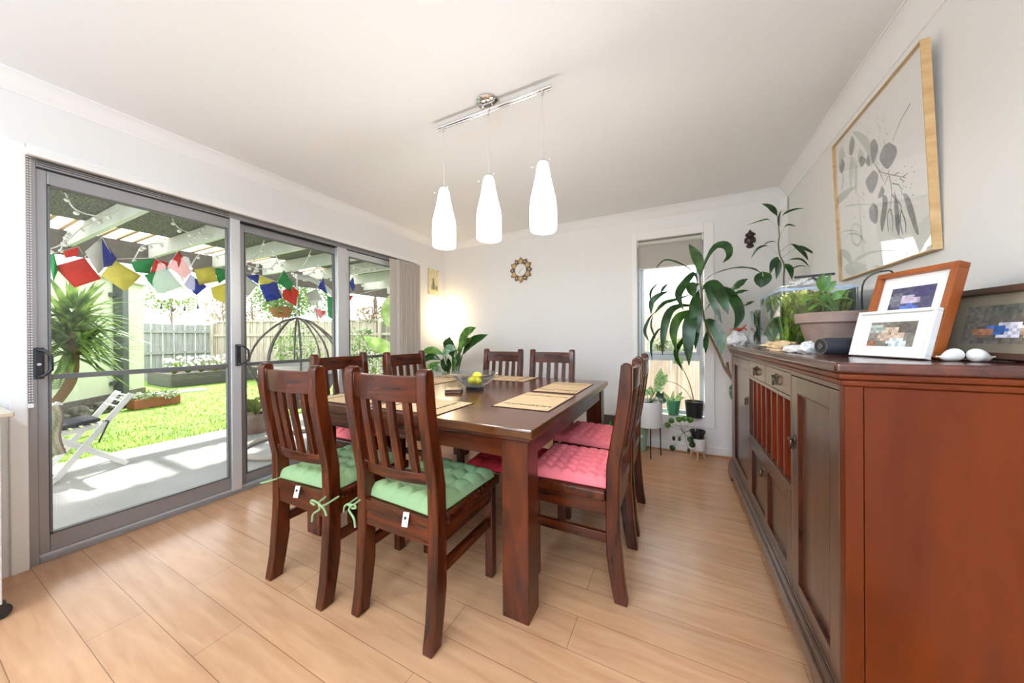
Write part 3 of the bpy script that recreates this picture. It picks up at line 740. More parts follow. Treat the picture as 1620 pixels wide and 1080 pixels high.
blob(g1, [(340, 262), (362, 310), (355, 370), (325, 445), (312, 400), (312, 300)])
blob(g1, [(440, 290), (485, 325), (482, 390), (425, 480), (385, 450), (370, 400), (400, 320)])
blob(g1, [(325, 488), (352, 520), (340, 590), (305, 655), (278, 625), (268, 560)])
blob(g1, [(310, 725), (338, 760), (335, 830), (318, 875), (282, 835), (282, 765)])
blob(g1, [(375, 660), (408, 690), (398, 790), (362, 930), (352, 860), (372, 740)])
blob(g1, [(515, 660), (548, 668), (580, 760), (608, 940), (585, 930), (545, 800)])
blob(g1, [(458, 640), (478, 720), (484, 860), (475, 960), (455, 900), (452, 740)])
blob(g1, [(375, 600), (392, 640), (370, 680), (345, 685)])
blob(g1, [(295, 370), (305, 430), (292, 465), (275, 430)])
blob(g1, [(190, 240), (205, 290), (185, 375), (163, 370), (170, 290)])
blob(g1, [(235, 385), (262, 395), (275, 420), (245, 465), (228, 430)])
blob(g1, [(110, 400), (130, 440), (108, 515), (90, 470)])
blob(g2, [(230, 207), (290, 250), (310, 320), (310, 470), (296, 400), (270, 330), (210, 240), (195, 215)])
blob(g2, [(175, 385), (195, 420), (175, 560), (163, 630), (155, 500)]); blob(g2, [(205, 400), (215, 500), (195, 670), (190, 520)]); blob(g2, [(120, 315), (135, 380), (115, 420), (88, 470), (95, 360)]); blob(g2, [(120, 500), (118, 580), (98, 635), (105, 550)])
blob(g2, [(235, 330), (262, 370), (255, 420), (230, 440), (222, 380)])
for pts in [[(338, 448), (370, 500), (430, 520), (540, 545)], [(430, 525), (440, 640), (425, 765)], [(440, 665), (495, 740), (498, 770)], [(420, 765), (400, 830), (405, 930)], [(425, 770), (438, 850), (430, 930)], [(498, 770), (488, 860), (500, 950)], [(500, 780), (522, 860), (520, 940)], [(445, 585), (495, 600), (510, 655)], [(500, 545), (530, 575)], [(465, 525), (500, 505)], [(520, 540), (560, 510)], [(430, 490), (425, 520)], [(600, 10), (520, 150), (465, 285)], [(425, 530), (390, 600)], [(355, 480), (385, 560)]]:
    stroke(g3, pts, .005)
for k3 in range(2):
    c0 = (185, 950)
    stroke(g3, [(c0[0]+(40+k3*8)*math.cos(a2)*.8, c0[1]+(75+k3*6)*math.sin(a2)) for a2 in [R(q) for q in range(0, 361, 45)]], .0022)
r3 = random.Random(4)
for i in range(46):
    x0 = r3.uniform(130, 255); y0 = r3.uniform(400, 840); stroke(g3, [(x0, y0), (x0+r3.uniform(-8, 8), y0+r3.uniform(8, 26))], .0018)
for i in range(40):
    x0 = r3.choice((305, 375, 415))+r3.uniform(-14, 14); y0 = r3.uniform(70, 300); stroke(g2, [(x0, y0), (x0+r3.uniform(-10, 10), y0+18)], .004)
for i in range(26):
    x0 = r3.uniform(310, 600); y0 = r3.uniform(420, 700); stroke(g3, [(x0, y0), (x0+5, y0+4)], .004)
g1.build('grey_leaf_print', mat('art_grey', srgb(150, 152, 154), .8, var=.22, vscale=30), ar)
g2.build('pale_leaf_print', mat('art_pale', srgb(208, 213, 204), .8), ar)
g3.build('ink_line_print', mat('art_ink', srgb(110, 110, 108), .8), ar)
# ============================================================ SIDEBOARD
SX, SB, SY0, SY1, ST = .42, .895, 1.150, 3.075, 1.077
sb = thing('sideboard', 'long mahogany sideboard with drawers, cubby slots and panelled doors by the right wall', 'sideboard', (.66, 2.1, 0))
MB().box(.394, SB, 1.130, 3.115, 1.048, ST).build('top', CABT, sb, bevel=.009, seg=3)
MB().box(.402, SB, 1.138, 3.105, 1.030, 1.0479).build('upper_moulding', CABD, sb, bevel=.006, seg=3)
MB().box(.410, SB, 1.144, 3.095, 1.012, 1.0299).build('lower_moulding', CABD, sb, bevel=.006, seg=3)
MB().box(SX, .458, SY0, 1.186, .13, 1.0119).build('corner_post', CABD, sb, bevel=.003)
MB().box(.460, SB, SY0+.003, 1.175, .13, 1.0119).build('side_panel', CABD, sb, bevel=.003)
MB().box(SX, SB, 3.045, SY1, .13, 1.0119).build('side_panel', CABR, sb, bevel=.003)
MB().box(SB-.018, SB-.001, 1.176, 3.044, .13, 1.0119).build('back_panel', CABR, sb)
Y1a, Y1b, Y2a, Y2b = 1.190, 1.588, 2.405, 3.012
fr = MB()
fr.box(SX, .445, 1.1865, 1.592-.0, .995, 1.0119).box(SX, .445, 1.592, 2.400, 1.000, 1.0119).box(SX, .445, 2.4, 3.0449, .995, 1.0119)
fr.box(SX, .445, 1.592, 1.606, .13, .9999).box(SX, .445, 2.388, 2.402, .13, .9999).box(SX, .445, 3.014, 3.0449, .13, .9949)
fr.box(SX, .445, 1.6061, 2.3879, .886, .904).box(SX-.006, .445, 1.6061, 2.3879, .520, .545)
fr.build('face_frame', CABF, sb, bevel=.002)
inn = MB(); inn.box(.446, .80, 1.592, 1.600, .546, .886).box(.446, .80, 2.394, 2.402, .546, .886).box(.8001, .808, 1.592, 2.402, .546, .886).box(.446, .80, 1.60, 2.394, .536, .5459).box(.446, .80, 1.60, 2.394, .8861, .895)
inn.build('cubby_lining', CABR, sb)
for i in range(1, 8):
    y = 1.604+i*(2.390-1.604)/8
    o = MB().box(.424, .79, y-.006, y+.006, .5461, .8855).build('divider', CABR, sb, bevel=.002)
    MB().box(.4225, .4238, y-.006, y+.006, .5461, .8855).build('divider_edge', CABF, o)
def ring_handle(y, z, par, s=1.0):
    m = MB(); m.lathe([(.013*s, 0), (.012*s, .003), (.006*s, .006), (.004*s, .014), (.006*s, .018)], (SX-.0005, y, z+.012), 14, (-1, 0, 0))
    c = V((SX-.012, y, z-.006)); m.tube([c+V((.004*math.cos(q), .015*s*math.cos(q), .018*s*math.sin(q))) for q in [2*PI*i/20 for i in range(20)]], .0038*s, 8, closed=True)
    m.obox((SX-.002, y, z-.010), (.003, .018, .030), (1, 0, 0), (0, 1, 0)); m.tube([(SX-.014, y-.010, z+.010), (SX-.014, y+.010, z+.010)], .005, 8)
    m.build('handle', BRASS, par, smooth=True)
for y0, y1, hy in ((1.6085, 1.993, 1.863), (1.999, 2.386, 2.26)):
    o = MB().box(SX+.001, .60, y0, y1, .9055, .9985).build('drawer', CABF, sb, bevel=.002)
    ring_handle((y0+y1)/2, .952, o, 1.15)
def pdoor(y0, y1, z0, z1, st, panels, hy, hz, name='door'):
    m = MB(); X0, X1 = SX+.001, SX+.021
    ys = [y0]; 
    m.box(X0, X1, y0, y0+st, z0, z1).box(X0, X1, y1-st, y1, z0, z1).box(X0, X1, y0+st, y1-st, z0, z0+st).box(X0, X1, y0+st, y1-st, z1-st, z1)
    if panels == 2: c = (y0+y1)/2; m.box(X0, X1, c-st/2, c+st/2, z0+st, z1-st)
    o = m.build(name, CABF, sb, bevel=.002)
    MB().box(X1-.006, X1+.002, y0+st-.004, y1-st+.004, z0+st-.004, z1-st+.004).build('door_panel', CABF, o)
    b = MB(); segs = [(y0+st, y1-st)] if panels == 1 else [(y0+st, (y0+y1)/2-st/2), ((y0+y1)/2+st/2, y1-st)]
    for a, c in segs:
        b.box(X0+.001, X1-.0061, a, a+.004, z0+st, z1-st).box(X0+.001, X1-.0061, c-.004, c, z0+st, z1-st).box(X0+.001, X1-.0061, a, c, z0+st, z0+st+.004).box(X0+.001, X1-.0061, a, c, z1-st-.004, z1-st)
    b.build('panel_bead', WOODV, o)
    ring_handle(hy, hz, o, 1.15)
pdoor(Y1a, 1.5895, .135, .992, .062, 1, 1.560, .735)
pdoor(2.404, 3.012, .135, .992, .062, 1, 2.435, .735)
pdoor(1.6085, 2.386, .135, .516, .055, 2, 2.04, .43, 'flap_door')
pb = MB()
poly = [(1.135, 0), (1.255, 0), (1.275, .035), (1.33, .055), (2.86, .055), (2.92, .035), (2.94, 0), (3.07, 0), (3.07, .105), (1.135, .105)]
pb.prism(poly, (0, 0, 0), (0, 1, 0), (0, 0, 1), (1, 0, 0), .392, .412); pb.box(.402, .4195, 1.14, 3.065, .1051, .1299)
pb.box(.4125, SB, 1.136, 1.156, .0, .105); pb.box(.4125, SB, 3.05, 3.07, .0, .105); pb.box(.42, SB, 1.16, 3.045, .1051, .1299)
pb.build('plinth', CABF, sb, bevel=.003)

TZ2 = ST
# ---- photo frames (mosaic pictures, as the photo shows them)
VC = vcmat('photo_print', .35, .2)
def frame(name, lab, near, along, w, h, tilt, fw_, th, m, matw, mat_m, pics, seedcols, inner=None):
    """near: bottom corner nearest the camera; along: unit dir of the base; leaning back towards +normal"""
    along = V(along).normalized(); nb = V((along.y, -along.x, 0)).normalized()
    if nb.x < 0: nb = -nb           # points to the wall: back
    upv = (V((0, 0, 1))*math.cos(tilt)+nb*math.sin(tilt)).normalized(); back = (nb*math.cos(tilt)-V((0, 0, 1))*math.sin(tilt)).normalized()
    o = V(near)+V((0, 0, th*math.sin(tilt)+.0005))
    t = thing(name, lab, 'photo frame', near)
    def bx(a0, a1, u0, u1, b0, b1): return o+along*((a0+a1)/2)+upv*((u0+u1)/2)+back*((b0+b1)/2), (a1-a0, u1-u0, b1-b0)
    m1 = MB()
    for a0, a1, u0, u1 in ((0, w, 0, fw_), (0, w, h-fw_, h), (0, fw_, fw_, h-fw_), (w-fw_, w, fw_, h-fw_)):
        c, s = bx(a0, a1, u0, u1, 0, th); m1.obox(c, s, along, upv)
    m1.build('moulding', m, t, bevel=.002)
    c, s = bx(fw_, w-fw_, fw_, h-fw_, th*.45, th*.75); MB().obox(c, s, along, upv).build('mount_card', mat_m, t)
    if inner:
        c, s = bx(fw_, w-fw_, fw_, h-fw_, th*.40, th*.449); a, b = fw_+inner[0], fw_+inner[0]
    a0, a1, u0, u1 = pics; nx, ny = seedcols[0], seedcols[1]; cols = seedcols[2]; grid = MB(); rr = random.Random(nx*ny+len(lab))
    for i in range(nx):
        for j in range(ny):
            col = cols((i+.5)/nx, (j+.5)/ny, rr)
            p = [o+along*(a0+(a1-a0)*(i+di)/nx)+upv*(u0+(u1-u0)*(j+dj)/ny)+back*(th*.44) for di, dj in ((0, 0), (0, 1), (1, 1), (1, 0))]
            grid.add(p, [(0, 1, 2, 3)], col)
    grid.build('photo', VC, t)
    st = MB(); c0 = o+along*(w/2)+upv*(h*.55)+back*(th+.001); foot = o+along*(w/2)+nb*(h*.33); foot.z = TZ2+.001
    st.bar(c0, foot, .03, .002, along); st.build('easel_back', BLK, t)
    return t, o, along, upv, back
def mosaic(pal):
    def fn(u, v, rr):
        b = pal[0][:3]
        for (cu, cv, rad, col) in pal[1:]:
            if math.hypot(u-cu, v-cv) < rad: b = col[:3]
        k2 = rr.uniform(.65, 1.35); return (b[0]*k2, b[1]*k2, b[2]*k2, 1)
    return fn
al = (-.371, .928, 0)
MAT_W = mat('mount_white', (.86, .86, .85, 1), .5)
WFR = mat('frame_white', (.84, .84, .84, 1), .35)
frame('photo_frame', 'white photo frame standing in front of the amber wooden frame', (.643, 1.297, TZ2), al, .226, .155, R(14), .010, .020, WFR, 0, MAT_W,
      (.045, .18, .036, .117), (14, 9, mosaic([srgb(122, 116, 106), (.5, .5, .3, srgb(196, 170, 150)), (.35, .15, .2, srgb(205, 220, 226)), (.1, .8, .3, srgb(90, 82, 74)), (.85, .7, .2, srgb(170, 178, 170)), (.9, .1, .15, srgb(150, 96, 70))])))
frame('photo_frame', 'amber wooden photo frame with white mount, behind the white frame', (.664, 1.306, TZ2), al, .222, .288, R(15), .017, .032, AMBER, 0, MAT_W,
      (.05, .172, .150, .232), (14, 9, mosaic([srgb(70, 70, 96), (.8, .5, .25, srgb(110, 110, 120)), (.5, .5, .22, srgb(186, 170, 190)), (.25, .8, .25, srgb(60, 56, 96)), (.5, .1, .2, srgb(84, 110, 196))])))
frame('photo_frame', 'dark brown deep photo frame at the right end of the sideboard', (.800, 1.160, TZ2), (-.17, .985, 0), .31, .205, R(12), .018, .034, DKFR, 0, mat('mount_taupe', srgb(128, 116, 96), .6),
      (.05, .26, .045, .155), (24, 13, mosaic([srgb(108, 98, 90), (.45, .35, .2, srgb(226, 222, 236)), (.60, .35, .13, srgb(70, 110, 180)), (.75, .3, .12, srgb(176, 116, 84)), (.2, .3, .15, srgb(190, 160, 130)), (.5, .9, .22, srgb(88, 88, 78))])))
# ---- white ceramic birds
def bird(x, y, ang, lab):
    d = V((math.cos(ang), math.sin(ang), 0)); b = V((x, y, TZ2))
    sec = [(-.054, .0025, .020), (-.044, .0035, .019), (-.032, .008, .017), (-.018, .0150, .0165), (-.004, .0205, .0205), (.010, .0245, .0245), (.020, .0255, .0265), (.028, .0230, .0275), (.034, .0160, .0280), (.037, .006, .0285)]
    P = spline([b+d*x+V((0, 0, z)) for x, r, z in sec], 36); rr_ = spline([V((r, 0, 0)) for x, r, z in sec], 36)
    m = MB().tube(P, [max(.001, q.x) for q in rr_], 20)
    m.v = [V((p.x, p.y, max(p.z, TZ2+.001))) for p in m.v]
    m.v = [b+(p-b)*.70 for p in m.v]
    return tag(m.build('ceramic_bird', CERAM, smooth=True, angle=75), lab, 'figurine', 'pair of white ceramic birds')
q1_ = at('Z', TZ2, 1503, 571.5); q2_ = at('Z', TZ2, 1552, 572.5)
bird(q1_.x, q1_.y, R(25), 'white ceramic bird, the left one with its tail pointing left')
bird(q2_.x, q2_.y, R(205), 'white ceramic bird, the right one with its tail pointing right')
# ---- black portable speaker
sp = thing('portable_speaker', 'black cylindrical portable speaker lying beside the terracotta pot', 'speaker', (.56, 1.565, TZ2))
a0 = V((.497, 1.545, TZ2+.033)); dx = V((.95, .31, 0)).normalized()
MB().lathe([(.024, 0), (.030, .006), (.032, .02), (.0325, .07), (.032, .105), (.030, .116), (.024, .12)], a0, 28, dx).build('body', mat('speaker_fabric', (.018, .018, .024, 1), .7, bump=.2, bscale=600), sp, smooth=True)
MB().lathe([(.0265, -.001), (.026, .002)], a0, 24, dx).build('end_cap', BLK, sp)
MB().lathe([(.026, -.0012), (.029, -.0012), (.029, .002), (.026, .002), (.026, -.0012)], a0-dx*.001, 24, dx, capb=False, capt=False).lathe([(.010, -.004), (.012, -.002)], a0-dx*.001, 16, dx).build('bass_ring', mat('grey_trim', (.07, .07, .07, 1), .3), sp)
# ---- terracotta pot with young plant
tp = thing('potted_plant', 'weathered terracotta pot with a young green plant in front of the fish tank', 'plant', (.612, 1.775, TZ2))
px_, py_ = .628, 1.80
MB().lathe([(.086, 0), (.120, .128), (.121, .129), (.135, .130), (.139, .170), (.136, .172), (.126, .172), (.118, .130), (.09, .12)], (px_, py_, TZ2), 40, capt=False).build('pot', mat('terracotta', srgb(150, 126, 116), .85, var=.18, vscale=14, bump=.1, bscale=120), tp, smooth=True)
MB().lathe([(.0, .148), (.119, .150)], (px_, py_, TZ2), 30, capb=False, capt=False).build('soil', mat('soil', (.03, .02, .014, 1), .95, bump=.8, bscale=80), tp)
LG = leafmat('leaf_bright_green', srgb(58, 96, 30), srgb(110, 156, 62), .35, .3)
DG = leafmat('leaf_dark_green', srgb(18, 46, 16), srgb(44, 84, 30), .28, .12)
DGV = leafmat('leaf_striped_green', srgb(24, 58, 20), srgb(74, 112, 40), .28, .15, 9)
STEM = mat('stem_green', srgb(120, 150, 90), .5)
lv = MB(); st = MB(); yp = 1.70
base = V((px_-.01, py_-.05, TZ2+.15))
for pts, w in [([(1317, 492), (1306, 462), (1300, 450), (1297, 440)], 0), ]: pass
def lf(pts, w, yv, nrm=(0, -1, .3), stemto=None, **k):
    P = [at('Y', yv+(0 if len(q) < 3 else q[2]), q[0], q[1]) for q in pts]
    lv.leaf(P, w*.74, nrm, **k)
    st.tube(spline([base, base.lerp(P[0], .5)+V((0, 0, .012)), P[0]], 8), .0025, 6)
lf([(1301, 462), (1299, 445), (1304, 432)], .046, yp, tipw=.02)
lf([(1302, 461), (1307, 448), (1315, 433)], .034, yp)
lf([(1309, 462), (1312, 453), (1323, 444)], .046, yp)
lf([(1290, 472), (1279, 474), (1266, 480)], .040, yp, nrm=(0, -.4, 1))
lf([(1319, 474), (1326, 465), (1338, 459)], .042, yp, nrm=(.2, -.8, .6))
lf([(1323, 473), (1337, 472), (1352, 475)], .034, yp, nrm=(0, -.4, 1))
lf([(1310, 476), (1304, 472), (1296, 466)], .036, yp)
lf([(1295, 480), (1286, 486), (1278, 491)], .03, yp, nrm=(0, -.4, 1))
lv.build('leaves', LG, tp, smooth=True); st.build('stems', STEM, tp, smooth=True)
# ---- corals and pebbles
def rocky(name, c, size, m, lab, cat, seed=1, sub=4, amp=.3, freq=30, rz=0, group=None):
    mb = MB().ball((0, 0, 0), 1, 40, 26); vs = []
    for p in mb.v:
        d = p.normalized(); q = 1+amp*noise.noise(d*2.2+V((seed, seed, seed)))+amp*.6*noise.noise(d*freq/6+V((seed, 0, 0)))+amp*.25*abs(noise.noise(d*freq/2.5))
        v = V((d.x*q*size[0], d.y*q*size[1], d.z*q*size[2])); v.rotate(Matrix.Rotation(rz, 3, 'Z')); vs.append(v)
    zmin = -size[2]*.7
    mb.v = [V((p.x+c[0], p.y+c[1], max(p.z, zmin)-zmin+c[2])) for p in vs]
    return tag(mb.build(name, m, smooth=True, angle=60), lab, cat, group)
CORAL = mat('white_coral', (.80, .80, .79, 1), .85, bump=.6, bscale=140, var=.08, vscale=60)
rocky('shell', (.488, 2.03, TZ2), (.085, .05, .026), mat('peach_coral', srgb(236, 206, 164), .8, bump=.7, bscale=120, var=.1, vscale=50), 'peach coloured flat coral fan lying before the fish tank', 'coral', 5, amp=.5, freq=50, rz=R(-70))
rocky('pebble', (.468, 1.735, TZ2), (.045, .032, .020), mat('pebble_white', (.78, .76, .74, 1), .6, var=.1, vscale=30), 'low white pebble beside the black speaker', 'stone', 2, amp=.15, freq=12, rz=R(-60))
rocky('pebble', (.492, 1.655, TZ2), (.034, .028, .028), mat('pebble_speckled', (.7, .69, .68, 1), .6, var=.3, vscale=60), 'taller speckled pebble touching the black speaker', 'stone', 7, amp=.3, freq=20)
rocky('coral_lump', (.452, 2.985, TZ2), (.070, .055, .062), CORAL, 'rough white coral lump at the far corner of the sideboard', 'coral', 3, amp=.35, freq=40)
cb = MB().ball((.455, 3.0, TZ2+.128), .024, 12, 8, (1.3, 1, .6))
for s in (-1, 1):
    for i in range(3): cb.tube([(.455+s*.02, 3.0-.01+i*.012, TZ2+.125), (.455+s*.045, 2.99+i*.014, TZ2+.14), (.455+s*.058, 2.985+i*.016, TZ2+.118)], [.004, .003, .001], 6)
cb.tube([(.475, 2.99, TZ2+.13), (.495, 2.97, TZ2+.155), (.505, 2.965, TZ2+.165)], [.004, .005, .002], 6)
tag(cb.build('crab_ornament', mat('crab_red', srgb(178, 52, 40), .4), smooth=True), 'small red crab ornament on top of the white coral lump', 'ornament')
# ---- fish tank
KX0, KX1, KY0, KY1, KZ = .507, .812, 2.09, 2.52, TZ2+.325
ft = thing('fish_tank', 'rectangular glass fish tank full of water plants on the sideboard', 'aquarium', ((KX0+KX1)/2, (KY0+KY1)/2, TZ2))
MB().box(KX0-.004, KX1+.004, KY0-.004, KY1+.004, TZ2, TZ2+.006).build('base_mat', BLK, ft)
gl = MB(); th = .004; z0 = TZ2+.0065
gl.box(KX0, KX1, KY0, KY0+th, z0, KZ).box(KX0, KX1, KY1-th, KY1, z0, KZ).box(KX0, KX0+th, KY0+th, KY1-th, z0, KZ).box(KX1-th, KX1, KY0+th, KY1-th, z0, KZ).box(KX0+th, KX1-th, KY0+th, KY1-th, z0, z0+th)
gl.build('glass_walls', CGLASS, ft)
rm = MB(); rm.box(KX0-.001, KX1+.001, KY0-.001, KY0+.006, KZ-.012, KZ+.001).box(KX0-.001, KX1+.001, KY1-.006, KY1+.001, KZ-.012, KZ+.001).box(KX0-.001, KX0+.006, KY0+.006, KY1-.006, KZ-.012, KZ+.001).box(KX1-.006, KX1+.001, KY0+.006, KY1-.006, KZ-.012, KZ+.001)
rm.build('rim', mat('tank_rim', srgb(176, 196, 226), .15, spec=.8), ft)
MB().box(KX1-.0095, KX1-.0045, KY0+.006, KY1-.006, z0+.005, KZ-.014).box(KX0+.006, KX1-.010, KY1-.0095, KY1-.0045, z0+.005, KZ-.014).build('background_film', mat('tank_film', srgb(34, 44, 20), .8), ft)
ed = MB()
for x, y in ((KX0, KY0), (KX1, KY0), (KX0, KY1), (KX1, KY1)): ed.box(x-.0015, x+.0015, y-.0015, y+.0015, z0, KZ-.012)
ed.build('edge_seal', mat('glass_edge', srgb(60, 96, 112), .2), ft)
rocky_g = MB()
rg = random.Random(11); nx = 26
gv = []; gf = []
for i in range(nx+1):
    for j in range(nx+1):
        gv.append((KX0+.006+(KX1-KX0-.012)*i/nx, KY0+.006+(KY1-KY0-.012)*j/nx, TZ2+.035+rg.uniform(0, .008)))
for i in range(nx):
    for j in range(nx): a = i*(nx+1)+j; gf.append((a, a+nx+1, a+nx+2, a+1))
MB().add(gv, gf).box(KX0+.006, KX1-.006, KY0+.006, KY1-.006, TZ2+.012, TZ2+.034).build('gravel', mat('gravel', srgb(112, 84, 62), .8, var=.5, vscale=160), ft)
WPM = [leafmat('water_plant_olive', srgb(66, 82, 18), srgb(134, 148, 52), .4, .3, 20), leafmat('water_plant_lime', srgb(88, 130, 24), srgb(166, 196, 80), .4, .4, 20), leafmat('water_plant_brown', srgb(34, 30, 12), srgb(88, 78, 34), .4, .3, 20)]
for q, n in ((0, 620), (1, 300), (2, 420)):
    w = MB()
    for i in range(n):
        x = rg.uniform(KX0+.03, KX1-.03); y = rg.uniform(KY0+.03, KY1-.03) if q != 2 else rg.uniform(KY0+.12, KY1-.03); zb = TZ2+.03 if q == 1 else rg.uniform(TZ2+.03, TZ2+.24)
        hgt = rg.uniform(.07, .17); dx2, dy2 = rg.uniform(-.05, .05), rg.uniform(-.05, .05)
        c = lambda v, a, b: max(a, min(b, v))
        P = [V((x, y, zb)), V((c(x+dx2*.6, KX0+.012, KX1-.012), c(y+dy2*.6, KY0+.012, KY1-.012), zb+hgt*.6)), V((c(x+dx2*1.6, KX0+.012, KX1-.012), c(y+dy2*1.6, KY0+.012, KY1-.012), min(zb+hgt, KZ-.03)))]
        w.leaf(P, rg.uniform(.007, .021), (rg.uniform(-1, 1), -1, rg.uniform(-.3, .3)), n=5)
    tag(w.build('water_plants', WPM[q], ft), kind='stuff')
# lamp stand and white star coral on top of the tank
la = thing('tank_lamp', 'flat tank lamp with black folding arm resting on the fish tank rim', 'aquarium lamp', (.62, 2.22, KZ+.002))
MB().obox((.600, 2.24, KZ+.040), (.17, .09, .008), (.9, .1, .28), (0, 1, 0)).build('lamp_head', mat('lamp_silver', (.6, .6, .62, 1), .3, metal=.6), la, bevel=.002)
l = bpy.data.lights.new('tank_lamp_light', 'AREA'); l.size = .14; l.energy = 1.6; l.color = (.95, 1, .92); lo = bpy.data.objects.new('tank_lamp_light', l); C.objects.link(lo); lo.location = (.605, 2.26, KZ+.028)
MB().bar((.585, 2.16, KZ+.066), (.745, 2.14, KZ+.068), .010, .012).bar((.66, 2.16, KZ+.060), (.72, 2.15, KZ+.006), .010, .012).bar((.69, 2.16, KZ+.060), (.75, 2.15, KZ+.006), .008, .010).build('arm', BLKM, la, bevel=.002)
sc2 = MB(); rs = random.Random(3)
for i in range(60):
    a2 = rs.uniform(0, 2*PI); e2 = rs.uniform(.02, 1.2); L = rs.uniform(.035, .085)*(1-.35*e2); d = V((math.cos(a2)*math.cos(e2)*.95, math.sin(a2)*math.cos(e2)*.6, math.sin(e2)*.8))
    c = V((.607, 2.125, KZ+.014)); sc2.tube([c, c+d*L*.5+V((rs.uniform(-.006, .006), 0, rs.uniform(0, .006))), c+d*L], [.010, .007, .003], 6)
tag(sc2.build('star_coral', CORAL, smooth=True), 'spiky white star coral resting on top of the fish tank', 'coral')
# ---- glass vases with cuttings behind the tank
def vase(c, sx, sy, h, lab):
    v = thing('glass_vase', lab, 'vase', (c[0], c[1], TZ2)); g = MB(); t = .004
    x0, x1, y0, y1 = c[0]-sx/2, c[0]+sx/2, c[1]-sy/2, c[1]+sy/2
    g.box(x0, x1, y0, y0+t, TZ2+.001, TZ2+h).box(x0, x1, y1-t, y1, TZ2+.001, TZ2+h).box(x0, x0+t, y0+t, y1-t, TZ2+.001, TZ2+h).box(x1-t, x1, y0+t, y1-t, TZ2+.001, TZ2+h).box(x0+t, x1-t, y0+t, y1-t, TZ2+.001, TZ2+.012)
    g.build('glass_body', CGLASS, v); return v
v1 = vase((.555, 2.82), .09, .13, .26, 'tall square glass vase with dark cuttings at the far end of the sideboard')
w = MB(); w2 = MB()
for i in range(46):
    x = .555+rs.uniform(-.025, .025); y = 2.82+rs.uniform(-.045, .045); z = TZ2+rs.uniform(.03, .2)
    w.leaf([(x, y, z), (x+rs.uniform(-.012, .012), y, z+.04), (x+rs.uniform(-.014, .014), y+rs.uniform(-.01, .01), z+.075)], .012, (0, -1, 0), n=5)
for i in range(4): w2.tube([(.54+i*.01, 2.80+i*.012, TZ2+.015), (.545+i*.008, 2.81+i*.01, TZ2+.15), (.53+i*.014, 2.80+i*.012, TZ2+.27)], .003, 6)
w.build('cuttings', DG, v1); w2.build('stems', mat('cutting_stem', srgb(120, 96, 50), .6), v1)
v2 = vase((.60, 2.655), .08, .08, .275, 'clear square glass vase between the dark cuttings and the fish tank')
w = MB()
for i in range(3): w.leaf([(.59+i*.01, 2.65, TZ2+.02), (.595+i*.008, 2.65, TZ2+.12), (.60+i*.006, 2.65, TZ2+.24)], .016, (-.3, -1, 0), n=6)
w.build('leaves', LG, v2)
# long cable looped behind the frames
tag(MB().tube(spline([(.86, 1.90, TZ2+.03), (.84, 1.86, TZ2+.30), (.80, 1.84, TZ2+.345), (.74, 1.86, TZ2+.30), (.76, 1.90, TZ2+.12), (.80, 1.95, TZ2+.012)], 26), .003, 6).build('power_cable', BLK, smooth=True), 'thin black cable arching beside the fish tank behind the frames', 'cable')
# glass ornament between frames
o = MB().lathe([(.020, 0), (.024, .004), (.010, .02), (.008, .06), (.022, .09), (.026, .12), (.024, .16), (.021, .162), (.023, .12), (.019, .095), (.004, .07)], (.80, 1.545, TZ2), 20, capt=False).build('glass_tumbler', CGLASS, smooth=True)
tag(o, 'clear stemmed glass standing between the amber and dark frames', 'glass')
cl = MB()
cl.tube([V((.735+.012*math.cos(i*.9), 1.43+.012*math.sin(i*.9), TZ2+.012+i*.0016)) for i in range(60)], .0035, 6)
tag(cl.build('coiled_cord', BLK, smooth=True), 'black coiled cord standing between the amber and dark frames', 'cord')

# ============================================================ INDOOR PLANTS
pd = thing('potted_dracaena', 'large drooping corn plant leaning in front of the back window beside the sideboard', 'plant', (.62, 3.30, 0))
MB().lathe([(.10, 0), (.13, .02), (.14, .24), (.135, .25), (.125, .25), (.12, .21)], (.62, 3.30, 0), 28, capt=False).build('pot', mat('grey_pot', (.35, .35, .35, 1), .6), pd, smooth=True)
MB().lathe([(0, .2), (.124, .2)], (.62, 3.30, 0), 20, capb=False, capt=False).build('soil', MATS['soil'], pd)
tr = [V((.60, 3.28, .2)), V((.56, 3.26, .5)), at('Y', 3.24, 1161, 604), at('Y', 3.22, 1147, 583), at('Y', 3.2, 1136, 557), at('Y', 3.18, 1122, 528), at('Y', 3.16, 1113, 498), at('Y', 3.15, 1109, 455), at('Y', 3.15, 1107, 438)]
MB().tube(spline(tr, 40), [.014-.00018*i for i in range(41)], 10).tube(spline([at('Y', 3.24, 1156, 596), at('Y', 3.22, 1152, 585), at('Y', 3.2, 1150, 572)], 8), .011, 8).build('trunk', mat('cane_bark', srgb(134, 108, 82), .8, bump=.6, bscale=60, var=.25, vscale=40), pd, smooth=True)
